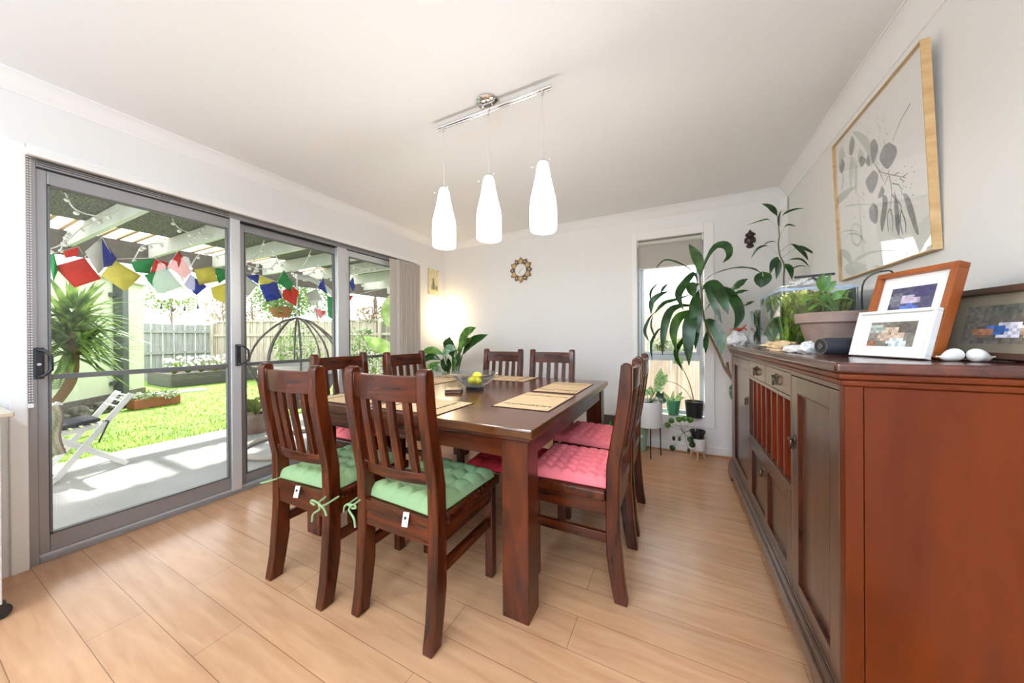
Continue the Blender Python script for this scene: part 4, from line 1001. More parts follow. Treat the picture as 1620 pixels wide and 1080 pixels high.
L = [
 ([(1108, 440, 3.15), (1105, 413, 3.12), (1090, 386, 3.08)], .105, (0, -1, .1), 'b'),
 ([(1108, 440, 3.15), (1118, 410, 3.10), (1133, 389, 3.05), (1150, 389, 3.0), (1154, 404, 2.98), (1143, 416, 2.96)], .075, (-.5, -1, .2), 'a'),
 ([(1109, 449, 3.15), (1128, 434, 3.1), (1162, 424, 3.04), (1190, 425, 3.0), (1206, 433, 2.98)], .055, (0, -.5, 1), 'a'),
 ([(1206, 429, 2.98), (1200, 440, 2.96), (1204, 455, 2.95)], .075, (0, -1, .1), 'a'), ([(1206, 429, 2.98), (1214, 438, 2.96), (1206, 454, 2.95)], .07, (0, -1, .1), 'a'),
 ([(1106, 458, 3.13), (1101, 474, 3.05), (1101, 500, 3.0), (1105, 528, 3.0)], .125, (0, -1, .1), 'a'),
 ([(1108, 455, 3.15), (1127, 448, 3.06), (1141, 468, 2.98), (1152, 497, 2.95)], .115, (-.1, -1, .2), 'a'),
 ([(1108, 459, 3.15), (1119, 456, 3.1), (1129, 478, 3.06), (1142, 512, 3.04)], .075, (-.3, -1, .2), 'a'),
 ([(1110, 461, 3.15), (1145, 457, 3.08), (1160, 472, 3.0), (1170, 497, 2.97), (1161, 523, 2.96)], .105, (.2, -1, .2), 'a'),
 ([(1152, 460, 3.1), (1166, 452, 3.02), (1183, 441, 2.96)], .085, (-.2, -1, .5), 'a'), ([(1149, 471, 3.08), (1164, 464, 3.0), (1184, 459, 2.95)], .065, (0, -.8, .8), 'a'),
 ([(1168, 486, 3.05), (1180, 482, 2.98), (1194, 476, 2.95)], .045, (0, -.8, .8), 'a'),
 ([(1104, 445, 3.15), (1097, 433, 3.12), (1080, 452, 3.06), (1073, 468, 3.03), (1081, 490, 3.02)], .085, (.3, -1, .1), 'a'),
 ([(1107, 449, 3.14), (1094, 453, 3.03), (1098, 471, 2.98)], .10, (0, -1, .1), 'a'),
 ([(1105, 462, 3.15), (1068, 474, 3.1), (1050, 480, 3.06), (1034, 497, 3.05)], .05, (0, -1, .5), 'a'),
 ([(1060, 460, 3.12), (1044, 466, 3.08), (1031, 478, 3.06), (1030, 497, 3.06)], .065, (.3, -1, .2), 'a'),
 ([(1107, 440, 3.15), (1085, 421, 3.1), (1053, 411, 3.08), (1035, 428, 3.08)], .022, (0, -1, .6), 'a'),
 ([(1108, 485, 3.15), (1080, 483, 3.1), (1062, 490, 3.06), (1053, 508, 3.02), (1049, 532, 3.0), (1048, 562, 3.0)], .085, (.2, -1, .1), 'a'),
 ([(1109, 490, 3.15), (1091, 494, 3.1), (1073, 503, 3.04), (1065, 526, 3.0), (1070, 556, 3.0)], .095, (.3, -1, .1), 'b'),
 ([(1110, 490, 3.15), (1100, 490, 3.06), (1092, 508, 2.98), (1089, 542, 2.95), (1090, 578, 2.96)], .125, (0, -1, .1), 'a'),
 ([(1109, 488, 3.16), (1096, 495, 3.12), (1086, 515, 3.1), (1082, 532, 3.1)], .085, (.2, -1, .1), 'b'),
 ([(1110, 496, 3.16), (1104, 500, 3.12), (1101, 525, 3.1), (1100, 553, 3.1)], .075, (-.2, -1, .1), 'b'),
 ([(1090, 520, 3.12), (1078, 540, 3.08), (1069, 560, 3.06), (1080, 587, 3.06)], .055, (.4, -1, .1), 'a'),
 ([(1056, 512, 3.1), (1040, 524, 3.06), (1030, 545, 3.05), (1032, 571, 3.05)], .032, (.3, -1, .1), 'a'),
 ([(1036, 492, 3.1), (1026, 506, 3.06), (1020, 524, 3.05), (1027, 541, 3.05)], .036, (.3, -1, .1), 'a'),
 ([(1034, 495, 3.1), (1030, 515, 3.06), (1038, 537, 3.05)], .022, (.3, -1, .1), 'a'),
 ([(1116, 505, 3.17), (1124, 510, 3.12), (1139, 532, 3.08), (1141, 560, 3.06)], .115, (-.2, -1, .1), 'b'),
 ([(1120, 520, 3.18), (1117, 536, 3.12), (1116, 559, 3.1)], .055, (.3, -1, .1), 'a'),
 ([(1112, 495, 3.16), (1125, 478, 3.12), (1133, 462, 3.1)], .012, (0, -1, .1), 'a'),
 ([(1058, 447, 3.2), (1050, 455, 3.18), (1045, 463, 3.18)], .035, (.4, -1, .2), 'a'), ([(1044, 444, 3.2), (1030, 460, 3.18), (1029, 476, 3.18)], .03, (.5, -1, .1), 'a'),
 ([(1160, 604, 3.22), (1158, 615, 3.16), (1157, 632, 3.15)], .05, (-.3, -1, .1), 'b'),
]
for pts, w_, n_, kd in L:
    o = MB()
    leafpx(o, pts, w_*.82, n_, fold=.16, wave=.035, n=16, peak=.58)
    o.build('leaf', DG if kd == 'a' else DGV, pd, smooth=True, angle=80)
# tall thin plant in the corner
tp2 = thing('tall_foliage_plant', 'tall thin stemmed plant rising behind the fish tank in the room corner', 'plant', (.74, 2.93, TZ2))
MB().lathe([(.035, 0), (.045, .01), (.05, .14), (.046, .15)], (.74, 2.93, TZ2), 20).build('pot', mat('dark_pot', (.05, .05, .05, 1), .5), tp2, smooth=True)
S_ = [V((.74, 2.93, TZ2+.14))]+[at('Y', 2.93, a, b) for a, b in ((1240, 445), (1240.6, 420), (1234, 404), (1231.6, 385.6), (1233, 373), (1232, 360), (1233, 340))]
MB().tube(spline(S_, 40), [.0065-.0001*i for i in range(41)], 8).build('stem', mat('thin_stem', srgb(96, 92, 70), .7), tp2, smooth=True)
thin = [
 ([(1232, 360), (1229, 341), (1219, 328), (1205, 322)], .055), ([(1234, 359), (1238, 341), (1254, 332), (1273, 329)], .024), ([(1231, 362), (1218, 348), (1207, 348), (1182, 356)], .016), ([(1235, 371), (1245, 356), (1260, 358)], .018),
 ([(1232, 398), (1228, 383), (1215, 383), (1207, 389)], .012), ([(1231, 403), (1215, 389), (1199, 393), (1188, 409)], .024), ([(1235, 398), (1251, 386), (1269, 398), (1279, 412)], .04), ([(1237, 408), (1258, 393), (1270, 392), (1295, 405)], .036),
 ([(1239, 417), (1248, 411), (1267, 410), (1281, 422)], .022), ([(1246, 430), (1262, 421), (1279, 421)], .012), ([(1231, 406), (1223, 417), (1218, 434)], .055), ([(1230, 408), (1231, 423), (1228, 442)], .055), ([(1242, 417), (1250, 426), (1253, 442)], .055), ([(1232, 360), (1232, 345), (1236, 331)], .02)]
for i, (pts, w_) in enumerate(thin):
    o = MB(); yv = 2.93; dv = (-.06, .05, -.03, .03)[i % 4]; stm = 0 if len(pts) == 3 and i != 3 else .35
    o.leaf([at('Y', yv+dv*(j/len(pts)), a, b) for j, (a, b) in enumerate(pts)], w_*.78, (0, -1, .35), stem=stm, n=16, fold=.15)
    o.build('leaf', DG, tp2, smooth=True, angle=80)
# corner plant and lamp
cp2 = thing('potted_strelitzia', 'broad leaved potted plant in the far left corner beneath the lamp', 'plant', (-2.32, 2.88, 0))
MB().lathe([(.12, 0), (.15, .30), (.155, .31), (.14, .31), (.135, .27)], (-2.32, 2.88, 0), 28, capt=False).build('pot', WHITE, cp2, smooth=True)
MB().lathe([(0, .27), (.137, .27)], (-2.32, 2.88, 0), 20, capb=False, capt=False).build('soil', MATS['soil'], cp2)
CL = [([(725, 566), (736, 532), (753, 518)], .13, 'g'), ([(731, 562), (746, 543), (772, 529)], .12, 'd'), ([(722, 556), (734, 544), (747, 535)], .10, 'g'), ([(716, 566), (714, 548), (712, 533)], .20, 'd'), ([(722, 553), (711, 552), (700, 566)], .11, 'p'),
      ([(704, 562), (684, 554), (664, 559)], .09, 'g'), ([(697, 569), (682, 564), (665, 575)], .10, 'd'), ([(698, 572), (684, 578), (671, 586)], .07, 'g'), ([(712, 590), (704, 578), (702, 566)], .10, 'd'), ([(706, 592), (712, 578), (709, 565)], .08, 'd'), ([(716, 590), (719, 575), (717, 560)], .07, 'g'),
      ([(720, 580), (726, 572), (727, 555)], .09, 'd'), ([(700, 590), (690, 583), (684, 590)], .08, 'p')]
PG = leafmat('leaf_pale_green', srgb(96, 140, 96), srgb(176, 206, 176), .35, .3, 20)
sm = MB()
for i, (pts, w_, kd) in enumerate(CL):
    yv = 2.90+((i*37) % 7-3)*.02; P = [at('Y', yv-.05*j, a, b) for j, (a, b) in enumerate(pts)]
    o = MB().leaf(P, w_, (0, -1, .4), fold=.3, n=14, wave=.02, peak=.55); o.build('leaf', {'g': LG, 'd': DG, 'p': PG}[kd], cp2, smooth=True, angle=80)
    sm.tube(spline([(-2.32+(i % 5-2)*.02, 2.88+(i % 3-1)*.03, .27), P[0].lerp(V((-2.32, 2.88, .3)), .45)+V((0, 0, .08)), P[0]], 10), .008, 6)
sm.build('stalks', mat('stalk', srgb(92, 122, 66), .5), cp2, smooth=True)
fl = thing('floor_lamp', 'slim white floor lamp glowing warm in the far left corner', 'lamp', (-2.80, 3.36, 0))
MB().lathe([(.13, 0), (.13, .015), (.02, .025)], (-2.80, 3.36, 0), 28).build('base', WHITE, fl, smooth=True)
MB().tube([(-2.80, 3.36, .02), (-2.80, 3.36, 1.16)], .011, 12).build('pole', WHITE, fl, smooth=True)
MB().lathe([(.012, 1.15), (.03, 1.19), (.052, 1.27), (.06, 1.36), (.055, 1.42), (.03, 1.46), (.0, 1.465)], (-2.80, 3.36, 0), 26, capt=False).build('lamp_shade', mat('lamp_glass_lit', (.9, .85, .75, 1), .4, emit=(1, .84, .56, 1), estr=8), fl, smooth=True)
rg2 = MB()
for s in (-1, 1): rg2.tube([V((-2.80+s*.052+.022*math.cos(q), 3.36+.022*math.sin(q), 1.13)) for q in [2*PI*i/14 for i in range(14)]], .003, 6, closed=True).tube([(-2.80+s*.01, 3.36, 1.13), (-2.80+s*.03, 3.36, 1.13)], .003, 6)
rg2.build('side_ring', CHROME, fl)

# white planter on black legs
wp = thing('white_planter', 'white cylindrical planter on thin black legs beneath the window', 'plant', (-.245, 3.27, 0))
MB().lathe([(.118, .285), (.125, .29), (.128, .52), (.126, .528), (.119, .528), (.117, .49)], (-.245, 3.27, 0), 36, capt=False).build('pot', WHITE, wp, smooth=True)
MB().lathe([(0, .49), (.118, .49)], (-.245, 3.27, 0), 20, capb=False, capt=False).build('soil', MATS['soil'], wp)
for q in (R(-75), R(15), R(105), R(195)):
    x, y = -.245+.11*math.cos(q), 3.27+.11*math.sin(q); MB().tube([(x*.6-.245*.4, y*.6+3.27*.4, .281), (x, y, .278), (x+.006*math.cos(q), y+.006*math.sin(q), 0)], .0055, 8).build('leg', BLKM, wp, smooth=True)
def fan(par, base, specs, m, w_, name='leaf', stemr=.003, Y=None, face=(0, -1, .3)):
    for pts in specs:
        P = [at('Y', Y, a, b) for a, b in pts[1:]]
        o = MB(); o.leaf(P, pts[0], face, fold=.2, n=8); o.tube(spline([base, V(base).lerp(P[0], .6)+V((0, 0, .01)), P[0]], 8), stemr, 6)
        o.build(name, m, par, smooth=True, angle=80)
VG = leafmat('leaf_variegated', srgb(96, 150, 70), srgb(190, 212, 150), .35, .35, 60)
fan(wp, (-.245, 3.27, .49), [(.085, (1039, 614), (1044, 598), (1046, 582)), (.075, (1042, 612), (1050, 600), (1056, 592)), (.06, (1036, 620), (1042, 616), (1050, 614)), (.055, (1024, 626), (1020, 618), (1017, 612)), (.06, (1030, 626), (1029, 618), (1029, 610)), (.06, (1038, 604), (1046, 602), (1052, 604))], VG, .07, Y=3.22)
fan(wp, (-.245, 3.27, .49), [(.05, (1038, 628), (1042, 624), (1040, 618)), (.055, (1040, 630), (1046, 628), (1049, 620)), (.05, (1042, 632), (1050, 634), (1052, 628))], DG, .05, Y=3.2)
# green pot on the sill
gp = thing('green_potted_plant', 'small green pot with a strappy plant standing on the window sill', 'plant', (-.025, 3.515, WZ0))
MB().box(W0+.001, W1-.001, YB-.013, YB+.074, WZ0-.02, WZ0-.0001)
MB().lathe([(.052, 0), (.068, .13), (.071, .132), (.071, .15), (.064, .15), (.06, .12)], (-.025, 3.515, WZ0), 30, capt=False).build('pot', mat('jade_pot', srgb(74, 142, 104), .3), gp, smooth=True)
MB().lathe([(0, .125), (.062, .125)], (-.025, 3.515, WZ0), 20, capb=False, capt=False).build('soil', MATS['soil'], gp)
fan(gp, (-.025, 3.50, WZ0+.125), [(.03, (1062, 634), (1054, 626), (1048, 618)), (.03, (1063, 634), (1064, 626), (1066, 618)), (.035, (1068, 634), (1074, 626), (1080, 619)), (.03, (1070, 634), (1078, 630), (1084, 628)), (.03, (1060, 635), (1054, 634), (1049, 632))], VG, .03, Y=3.46)
bp_ = thing('black_potted_plant', 'black pot with two long leaning stalks on the right of the window sill', 'plant', (.185, 3.50, WZ0))
MB().lathe([(.070, 0), (.083, .15), (.085, .155), (.078, .155), (.074, .13)], (.163, 3.488, WZ0), 30, capt=False).build('pot', BLK, bp_, smooth=True)
MB().lathe([(0, .135), (.076, .135)], (.163, 3.488, WZ0), 20, capb=False, capt=False).build('soil', MATS['soil'], bp_)
o = MB(); o.tube(spline([(.163, 3.48, WZ0+.13), at('Y', 3.42, 1092, 610), at('Y', 3.38, 1082, 586), at('Y', 3.36, 1075, 572)], 16), [.006-.0002*i for i in range(17)], 6).tube(spline([(.16, 3.48, WZ0+.13), at('Y', 3.42, 1085, 618), at('Y', 3.38, 1068, 606), at('Y', 3.36, 1052, 602)], 16), .003, 6).build('stalk', mat('tan_stalk', srgb(150, 140, 96), .6), bp_, smooth=True)
fan(bp_, at('Y', 3.37, 1078, 576), [(.05, (1078, 576), (1077, 569), (1080, 563)), (.05, (1076, 574), (1070, 572), (1065, 575))], VG, .05, Y=3.36)
# pilea on the floor, black pot in a white stand with wooden legs
pi = thing('trailing_pilea', 'round leaved plant trailing from a black pot in a white wooden legged stand', 'plant', (.185, 3.36, 0))
MB().lathe([(.058, .085), (.066, .09), (.068, .18), (.066, .195), (.060, .195), (.060, .10), (.0, .095)], (.185, 3.36, 0), 30, capt=False).build('stand_bowl', WHITE, pi, smooth=True)
MB().lathe([(.045, .11), (.056, .24), (.066, .245), (.068, .265), (.060, .265), (.055, .24)], (.185, 3.36, 0), 30, capt=False).build('pot', BLK, pi, smooth=True)
MB().lathe([(0, .245), (.056, .245)], (.185, 3.36, 0), 20, capb=False, capt=False).build('soil', MATS['soil'], pi)
for q in (R(-95), R(-5), R(85), R(175)): MB().tube([(.185+.040*math.cos(q), 3.36+.040*math.sin(q), .086), (.185+.062*math.cos(q), 3.36+.062*math.sin(q), 0)], [.0095, .006], 10).build('leg', PINE, pi, smooth=True)
MB().tube([(.165, 3.345, .25), (.158, 3.34, .38)], .004, 6).build('plant_marker', WHITE, pi)
st = MB(); hub = at('Y', 3.27, 1082, 684)
st.tube(spline([(.175, 3.34, .26), at('Y', 3.30, 1092, 680), hub, at('Y', 3.26, 1077, 676)], 14), .0035, 6)
for a, b in ((1056, 672), (1062, 665), (1074, 663), (1083, 662), (1092, 664), (1066, 693), (1075, 694), (1064, 708), (1092, 695), (1095, 703), (1089, 712)):
    c = at('Y', 3.25, a, b); st.tube(spline([hub, hub.lerp(c, .5)+V((0, -.01, .008)), c], 6), .0014, 5)
    nn = V((rnd.uniform(-.4, .4), -1, rnd.uniform(-.1, .7))).normalized(); u = nn.cross(V((0, 0, 1))).normalized(); vv = u.cross(nn)
    rr = .027 if b not in (693, 694, 712) else .022
    o = MB().add([c+(u*math.cos(2*PI*i/16)*(.6 if b in (693, 694, 712) else 1)+vv*math.sin(2*PI*i/16))*rr+nn*.003 for i in range(16)]+[c], [(i, (i+1) % 16, 16) for i in range(16)]).build('leaf', LG if b < 690 else DG, pi, smooth=True, solid=.001)
st.build('stems', mat('pilea_stem', srgb(98, 96, 70), .6), pi, smooth=True)
# pale green waste bin
gb = thing('green_bin', 'pale green plastic bin on the floor behind the white planter', 'bin', (-.37, 3.37, 0))
MB().lathe([(.072, 0), (.078, .005), (.095, .215), (.100, .22), (.100, .228), (.094, .228), (.076, .01)], (-.365, 3.375, 0), 32, sx=1.15, capt=False).build('bucket', mat('bin_green', srgb(150, 178, 150), .4), gb, smooth=True)
MB().obox((-.318, 3.290, .165), (.045, .002, .028), (.88, .35, 0), (-.35, .88, 0)).build('label_patch', WHITE, gb)
MB().obox((-.322, 3.2885, .165), (.016, .002, .016), (.88, .35, 0), (-.35, .88, 0)).build('label_print', mat('grey_print', (.2, .25, .22, 1), .6), gb)
# green bottle and white box behind the table
tag(MB().lathe([(.014, 0), (.016, .003), (.016, .05), (.009, .065), (.008, .085)], (-.632, 3.40, .17), 16).build('green_bottle', mat('green_plastic', (.01, .35, .06, 1), .25), smooth=True), 'tiny bright green bottle on the white box at the back wall', 'bottle')
tag(MB().box(-.78, -.56, 3.36, 3.47, 0, .17).build('white_box', WHITE, bevel=.01), 'white plastic box on the floor at the back wall behind the table', 'box')
tag(MB().box(-.76, -.58, 3.452, 3.47, .1705, .285).box(-.76, -.58, 3.445, 3.47, .2851, .305).build('dark_tray', mat('tray_brown', srgb(74, 56, 48), .5), bevel=.002), 'dark brown tray upright on the white box against the back wall', 'tray')
# trolley at the left edge
tr_ = thing('kitchen_trolley', 'white kitchen trolley with timber top and black castors at the left edge', 'trolley', (-2.68, 0.0, 0))
MB().box(-2.93, -2.47, -.40, .262, .838, .856).build('top', wood('trolley_top', srgb(176, 158, 134), srgb(200, 184, 160), .4), tr_, bevel=.003)
MB().box(-2.90, -2.50, -.37, .235, .07, .8379).build('body', mat('trolley_white', (.72, .71, .70, 1), .4), tr_, bevel=.003)
for x, y in ((-2.53, .21), (-2.87, .21), (-2.53, -.34), (-2.87, -.34)):
    o = MB().lathe([(.024, -.011), (.030, -.008), (.030, .008), (.024, .011)], (x, y+.02, .0305), 20, (1, 0, 0)).box(x-.014, x+.014, y-.01, y+.035, .040, .0695).build('castor', BLK, tr_, smooth=True)
# ============================================================ OUTSIDE
GZ = -.08
struct(MB().box(-5.6, XL-.12, -4, 8.5, GZ-.1, GZ).build('patio', mat('concrete_patio', srgb(168, 168, 166), .8, var=.12, vscale=2.5, bump=.15, bscale=60)))
LAWN = mat('lawn_green', srgb(112, 142, 54), .9, var=.35, vscale=5, bump=.4, bscale=90)
struct(MB().box(-24, -5.6, -6, 14, GZ-.1, GZ-.005).build('lawn', LAWN))
struct(MB().box(-24, 8, 3.63, 14, GZ-.35, GZ-.105).build('ground', mat('ground_soil', srgb(120, 110, 96), .9)))
gr = MB(); rg4 = random.Random(21)
for i in range(14000):
    x = -5.6-abs(rg4.random()**1.5)*6.5; y = rg4.uniform(-.2, 5.2); hgt = rg4.uniform(.015, .035); a2 = rg4.uniform(0, PI); dx2, dy2 = math.cos(a2)*.006, math.sin(a2)*.006
    gr.add([(x-dx2, y-dy2, GZ-.006), (x+dx2, y+dy2, GZ-.006), (x+rg4.uniform(-.015, .015), y+rg4.uniform(-.015, .015), GZ+hgt)], [(0, 1, 2)])
tag(gr.build('grass', leafmat('grass_blades', srgb(96, 132, 40), srgb(166, 190, 84), .6, .4, 3)), 'short green grass growing across the back lawn', 'grass', kind='stuff')
# cream outbuilding
K = V((-10.1, 2.5, 0)); dW = V((.75, -.66, 0)).normalized(); nW = V((.66, .75, 0)).normalized()
cb_ = thing('cream_outbuilding', 'low cream rendered outbuilding on the left of the lawn', 'building', (K.x, K.y, GZ))
MB().obox(K+dW*2.2-nW*1.5+V((0, 0, 1.14)), (4.4, 3.0, 2.3), dW, nW).build('wall', mat('cream_render', srgb(196, 204, 176), .85, var=.05, vscale=4), cb_)
MB().obox(K+dW*2.2-nW*1.5+V((0, 0, .04)), (4.42, 3.04, .24), dW, nW).build('footing', mat('dark_footing', srgb(96, 92, 84), .9, var=.3, vscale=12), cb_)
MB().obox(K+dW*2.2-nW*1.5+V((0, 0, 2.33)), (4.6, 3.2, .08), dW, nW).build('roof', mat('roof_pale', srgb(200, 200, 200), .6), cb_)
o = MB().obox(K+dW*.72+nW*.075+V((0, 0, 1.1)), (.15, .12, 2.3), dW, nW).build('downpipe', mat('charcoal_pipe', srgb(70, 78, 74), .5), cb_, bevel=.01)
bk = MB()
for z in (.35, 2.0): bk.obox(K+dW*.72+nW*.03+V((0, 0, z)), (.34, .04, .07), dW, nW)
bk.build('pipe_bracket', MATS['charcoal_pipe'], o)
v = MB()
for i in range(4): v.obox(K+dW*1.78+nW*.005+V((0, 0, .42+i*.035)), (.36, .02, .018), dW, nW)
v.build('wall_vent', mat('vent_grey', srgb(120, 124, 110), .6), cb_)
# fences
def fence(name, a, b, zt, lab, mP, mR, pw=.11, gap=.012, zb=GZ, rails=(.35, 1.25), group=None, cap=False, back=1):
    a = V(a); b = V(b); d = (b-a).normalized(); n = d.cross(V((0, 0, 1))); L2 = (b-a).length
    t = thing(name, lab, 'fence', (a.x, a.y, zb), group); m = MB(); k2 = int(L2/(pw+gap)); rr = random.Random(int(L2*10))
    for i in range(k2):
        c = a+d*((i+.5)*(pw+gap)); h2 = zt-zb+rr.uniform(-.02, .02); m.obox((c.x, c.y, zb+h2/2), (pw, .018, h2), d, n)
        if i % 2 == 0: m.obox((c.x+n.x*.02+d.x*(pw+gap)/2, c.y+n.y*.02+d.y*(pw+gap)/2, zb+h2/2), (pw*.8, .016, h2-.02), d, n)
    m.build('palings', mP, t)
    for z in rails: MB().obox(((a.x+b.x)/2+n.x*back*.05, (a.y+b.y)/2+n.y*back*.05, z), (L2, .05, .08), d, n).build('rail', mR, t)
    if cap: MB().obox(((a.x+b.x)/2, (a.y+b.y)/2, zt+.03), (L2, .12, .05), d, n).build('capping', mR, t)
    for i in range(int(L2/2.4)+1):
        c = a+d*min(L2, i*2.4+.05); MB().obox((c.x+n.x*back*.07, c.y+n.y*back*.07, (zt+zb)/2), (.1, .07, zt-zb-.05), d, n).build('post', mR, t)
    return t
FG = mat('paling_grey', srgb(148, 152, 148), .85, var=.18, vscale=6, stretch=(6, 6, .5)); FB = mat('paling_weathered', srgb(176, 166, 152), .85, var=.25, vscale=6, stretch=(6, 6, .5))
fence('grey_fence', (-14.5, 3.0, 0), (-14.5, 5.3, 0), 1.66, 'painted grey paling fence at the back of the lawn, left', FG, FG, cap=False, rails=(.75, 1.42), back=1)
fence('paling_fence', (-14.3, 5.1, 0), (-8.7, 7.15, 0), 1.73, 'weathered timber paling fence along the far side of the garden', FB, FB, cap=True, rails=(.4, 1.3))
fence('side_fence', (-8.7, 7.15, 0), (-3.0, 9.2, 0), 1.73, 'shaded timber paling fence seen through the third glass panel', mat('paling_shaded', srgb(132, 130, 112), .85, var=.25, vscale=6, stretch=(6, 6, .5)), FB, rails=(.4, 1.3))  # darker copy of the weathered palings, shade put into their colour
fence('window_fence', (-1.6, 4.35, 0), (1.8, 4.35, 0), 1.56, 'pale timber paling fence close outside the back window', mat('paling_new', srgb(206, 190, 170), .8, var=.2, vscale=5, stretch=(8, 8, .6)), FB, pw=.125, gap=.004, zb=-.19, rails=(1.3,), back=-1)
# raised bed
gb2 = thing('raised_garden_bed', 'dark timber raised garden bed with white flowers at the lawn edge', 'garden bed', (-12.4, 4.2, GZ))
BX0, BX1, BY0, BY1 = -13.3, -11.7, 3.35, 5.3
bm_ = MB().box(BX1-.06, BX1, BY0, BY1, GZ, .27).box(BX0, BX0+.06, BY0, BY1, GZ, .27).box(BX0+.06, BX1-.06, BY0, BY0+.06, GZ, .27).box(BX0+.06, BX1-.06, BY1-.06, BY1, GZ, .27)
bm_.build('sleeper_wall', mat('dark_sleeper', srgb(74, 74, 70), .8, var=.25, vscale=8, stretch=(1, 1, 8)), gb2, bevel=.01)
MB().box(BX0+.06, BX1-.06, BY0+.06, BY1-.06, GZ, .22).build('bed_soil', MATS['soil'], gb2)
def foliage(name, c, ext, n, size, m, parent, seed, kind=None, shell=.35):
    r5 = random.Random(seed); f = MB()
    for i in range(n):
        while True:
            p = V((r5.uniform(-1, 1), r5.uniform(-1, 1), r5.uniform(-1, 1)))
            if shell < p.length <= 1: break
        k2 = 1+.25*noise.noise(p*2.5+V((seed, 0, 0)))
        q = V((c[0]+p.x*ext[0]*k2, c[1]+p.y*ext[1]*k2, c[2]+p.z*ext[2]*k2)); a = V((r5.uniform(-1, 1), r5.uniform(-1, 1), r5.uniform(-.8, .8))).normalized(); b = a.cross(V((r5.uniform(-1, 1), r5.uniform(-1, 1), 1))).normalized(); s = size*r5.uniform(.6, 1.3)
        f.add([q-a*s, q-b*s*.45, q+a*s, q+b*s*.45], [(0, 1, 2, 3)])
    return f.build(name, m, parent)
FL1 = leafmat('shrub_leaf', srgb(84, 110, 44), srgb(146, 164, 90), .6, .4, 3); FL2 = leafmat('shrub_leaf_reddish', srgb(110, 92, 70), srgb(176, 160, 130), .6, .4, 3); FLW = mat('white_blossom', (.85, .83, .8, 1), .7); FLP = mat('pink_blossom', srgb(222, 150, 170), .7)
FLV = leafmat('hedge_leaf', srgb(62, 92, 40), srgb(120, 150, 80), .6, .4, 3)
# flowering plants in the bed as individual clumps
r6 = random.Random(9)
for i in range(7):
    y = 3.55+i*.26; x = -12.2+r6.uniform(-.3, .3)
    t = thing('flowering_clump', ['white flowering clump at the left end of the raised bed', 'white flowering clump, second from the left in the raised bed', 'white flowering clump, third from the left in the raised bed', 'white flowering clump in the middle of the raised bed', 'white flowering clump right of the middle in the raised bed', 'white flowering clump, second from the right in the raised bed', 'white flowering clump at the right end of the raised bed'][i], 'plant', (x, y, .22), 'flowering clumps in the raised bed')
    f = MB()
    for j in range(50):
        a2 = r6.uniform(0, 2*PI); rr = r6.uniform(.02, .22); f.leaf([(x, y, .2), (x+rr*.5*math.cos(a2), y+rr*.5*math.sin(a2), .36), (x+rr*math.cos(a2), y+rr*math.sin(a2), r6.uniform(.42, .6))], .025, (1, 0, .3), n=4)
    f.build('leaves', FL1, t)
    b = MB()
    for j in range(26): b.ball((x+r6.uniform(-.22, .22), y+r6.uniform(-.2, .2), r6.uniform(.42, .70)), .028, 6, 4)
    b.build('blossoms', FLW, t)
def tree(name, c, ext, lab, m, n=900, size=.09, seed=1, trunk=True, blossoms=None, group=None):
    t = thing(name, lab, 'tree', (c[0], c[1], GZ), group)
    foliage('crown', c, ext, n, size, m, t, seed)
    if trunk:
        tm = MB(); zt = c[2]+ext[2]*.3; base = V((c[0], c[1], GZ)); tm.tube(spline([base, base+V((.1, 0, (zt-GZ)*.5)), V((c[0], c[1], zt))], 8), [.05, .045, .04, .04, .035, .03, .03, .02, .02], 8)
        r7 = random.Random(seed)
        for i in range(7):
            s0 = V((c[0], c[1], GZ+(zt-GZ)*r7.uniform(.5, .95))); e0 = V((c[0]+ext[0]*r7.uniform(-.8, .8), c[1]+ext[1]*r7.uniform(-.8, .8), c[2]+ext[2]*r7.uniform(-.2, .8))); tm.tube(spline([s0, s0.lerp(e0, .5)+V((0, 0, .1)), e0], 5), [.015, .012, .01, .008, .006, .004], 6)
        tm.build('trunk', mat('bark_'+str(seed), srgb(120, 100, 84), .9), t, smooth=True)
    if blossoms: foliage('blossoms', c, (ext[0]*1.03, ext[1]*1.03, ext[2]*1.03), n//3, size*.6, blossoms, t, seed+50, shell=.6)
    return t
def pos(px, py, d):
    q = ray(px, py); return V((0, 0, H))+q*d
a = pos(270, 465, 13.5); tree('garden_tree', (a.x, a.y, a.z-.1), (.9, 1.0, .8), 'small bright leafy tree beyond the grey fence behind the flags', FL1, 900, .08, 3)
a = pos(352, 492, 15.5); tree('garden_tree', (a.x, a.y, a.z+.1), (.8, .8, .9), 'reddish leafed tree beyond the fence near the first door mullion', FL2, 700, .08, 4)
a = pos(398, 480, 13); tree('garden_tree', (a.x, a.y, a.z-.1), (.9, .9, 1.0), 'reddish leafed tree just right of the first door mullion', FL2, 900, .07, 5)
a = pos(445, 478, 11.5); tree('garden_tree', (a.x, a.y, a.z+.2), (1.1, .8, .9), 'green leafy tree behind the hanging egg chair', FLV, 1400, .07, 6)
a = pos(500, 470, 11.5); tree('garden_tree', (a.x, a.y, a.z+.1), (.8, .8, .9), 'green tree right of the hanging egg chair chain', FLV, 900, .07, 7)
a = pos(592, 440, 10.5); tree('blossom_tree', (a.x, a.y, a.z+.1), (1.0, .8, .65), 'blossoming tree with pinkish white flowers seen through the third glass panel', FL2, 1500, .06, 8, blossoms=FLW)
a = pos(590, 492, 10.4); tree('garden_tree', (a.x, a.y, a.z-.1), (.6, .5, .3), 'low reddish leafed tree top just above the shaded fence', FL2, 500, .06, 10, trunk=True)
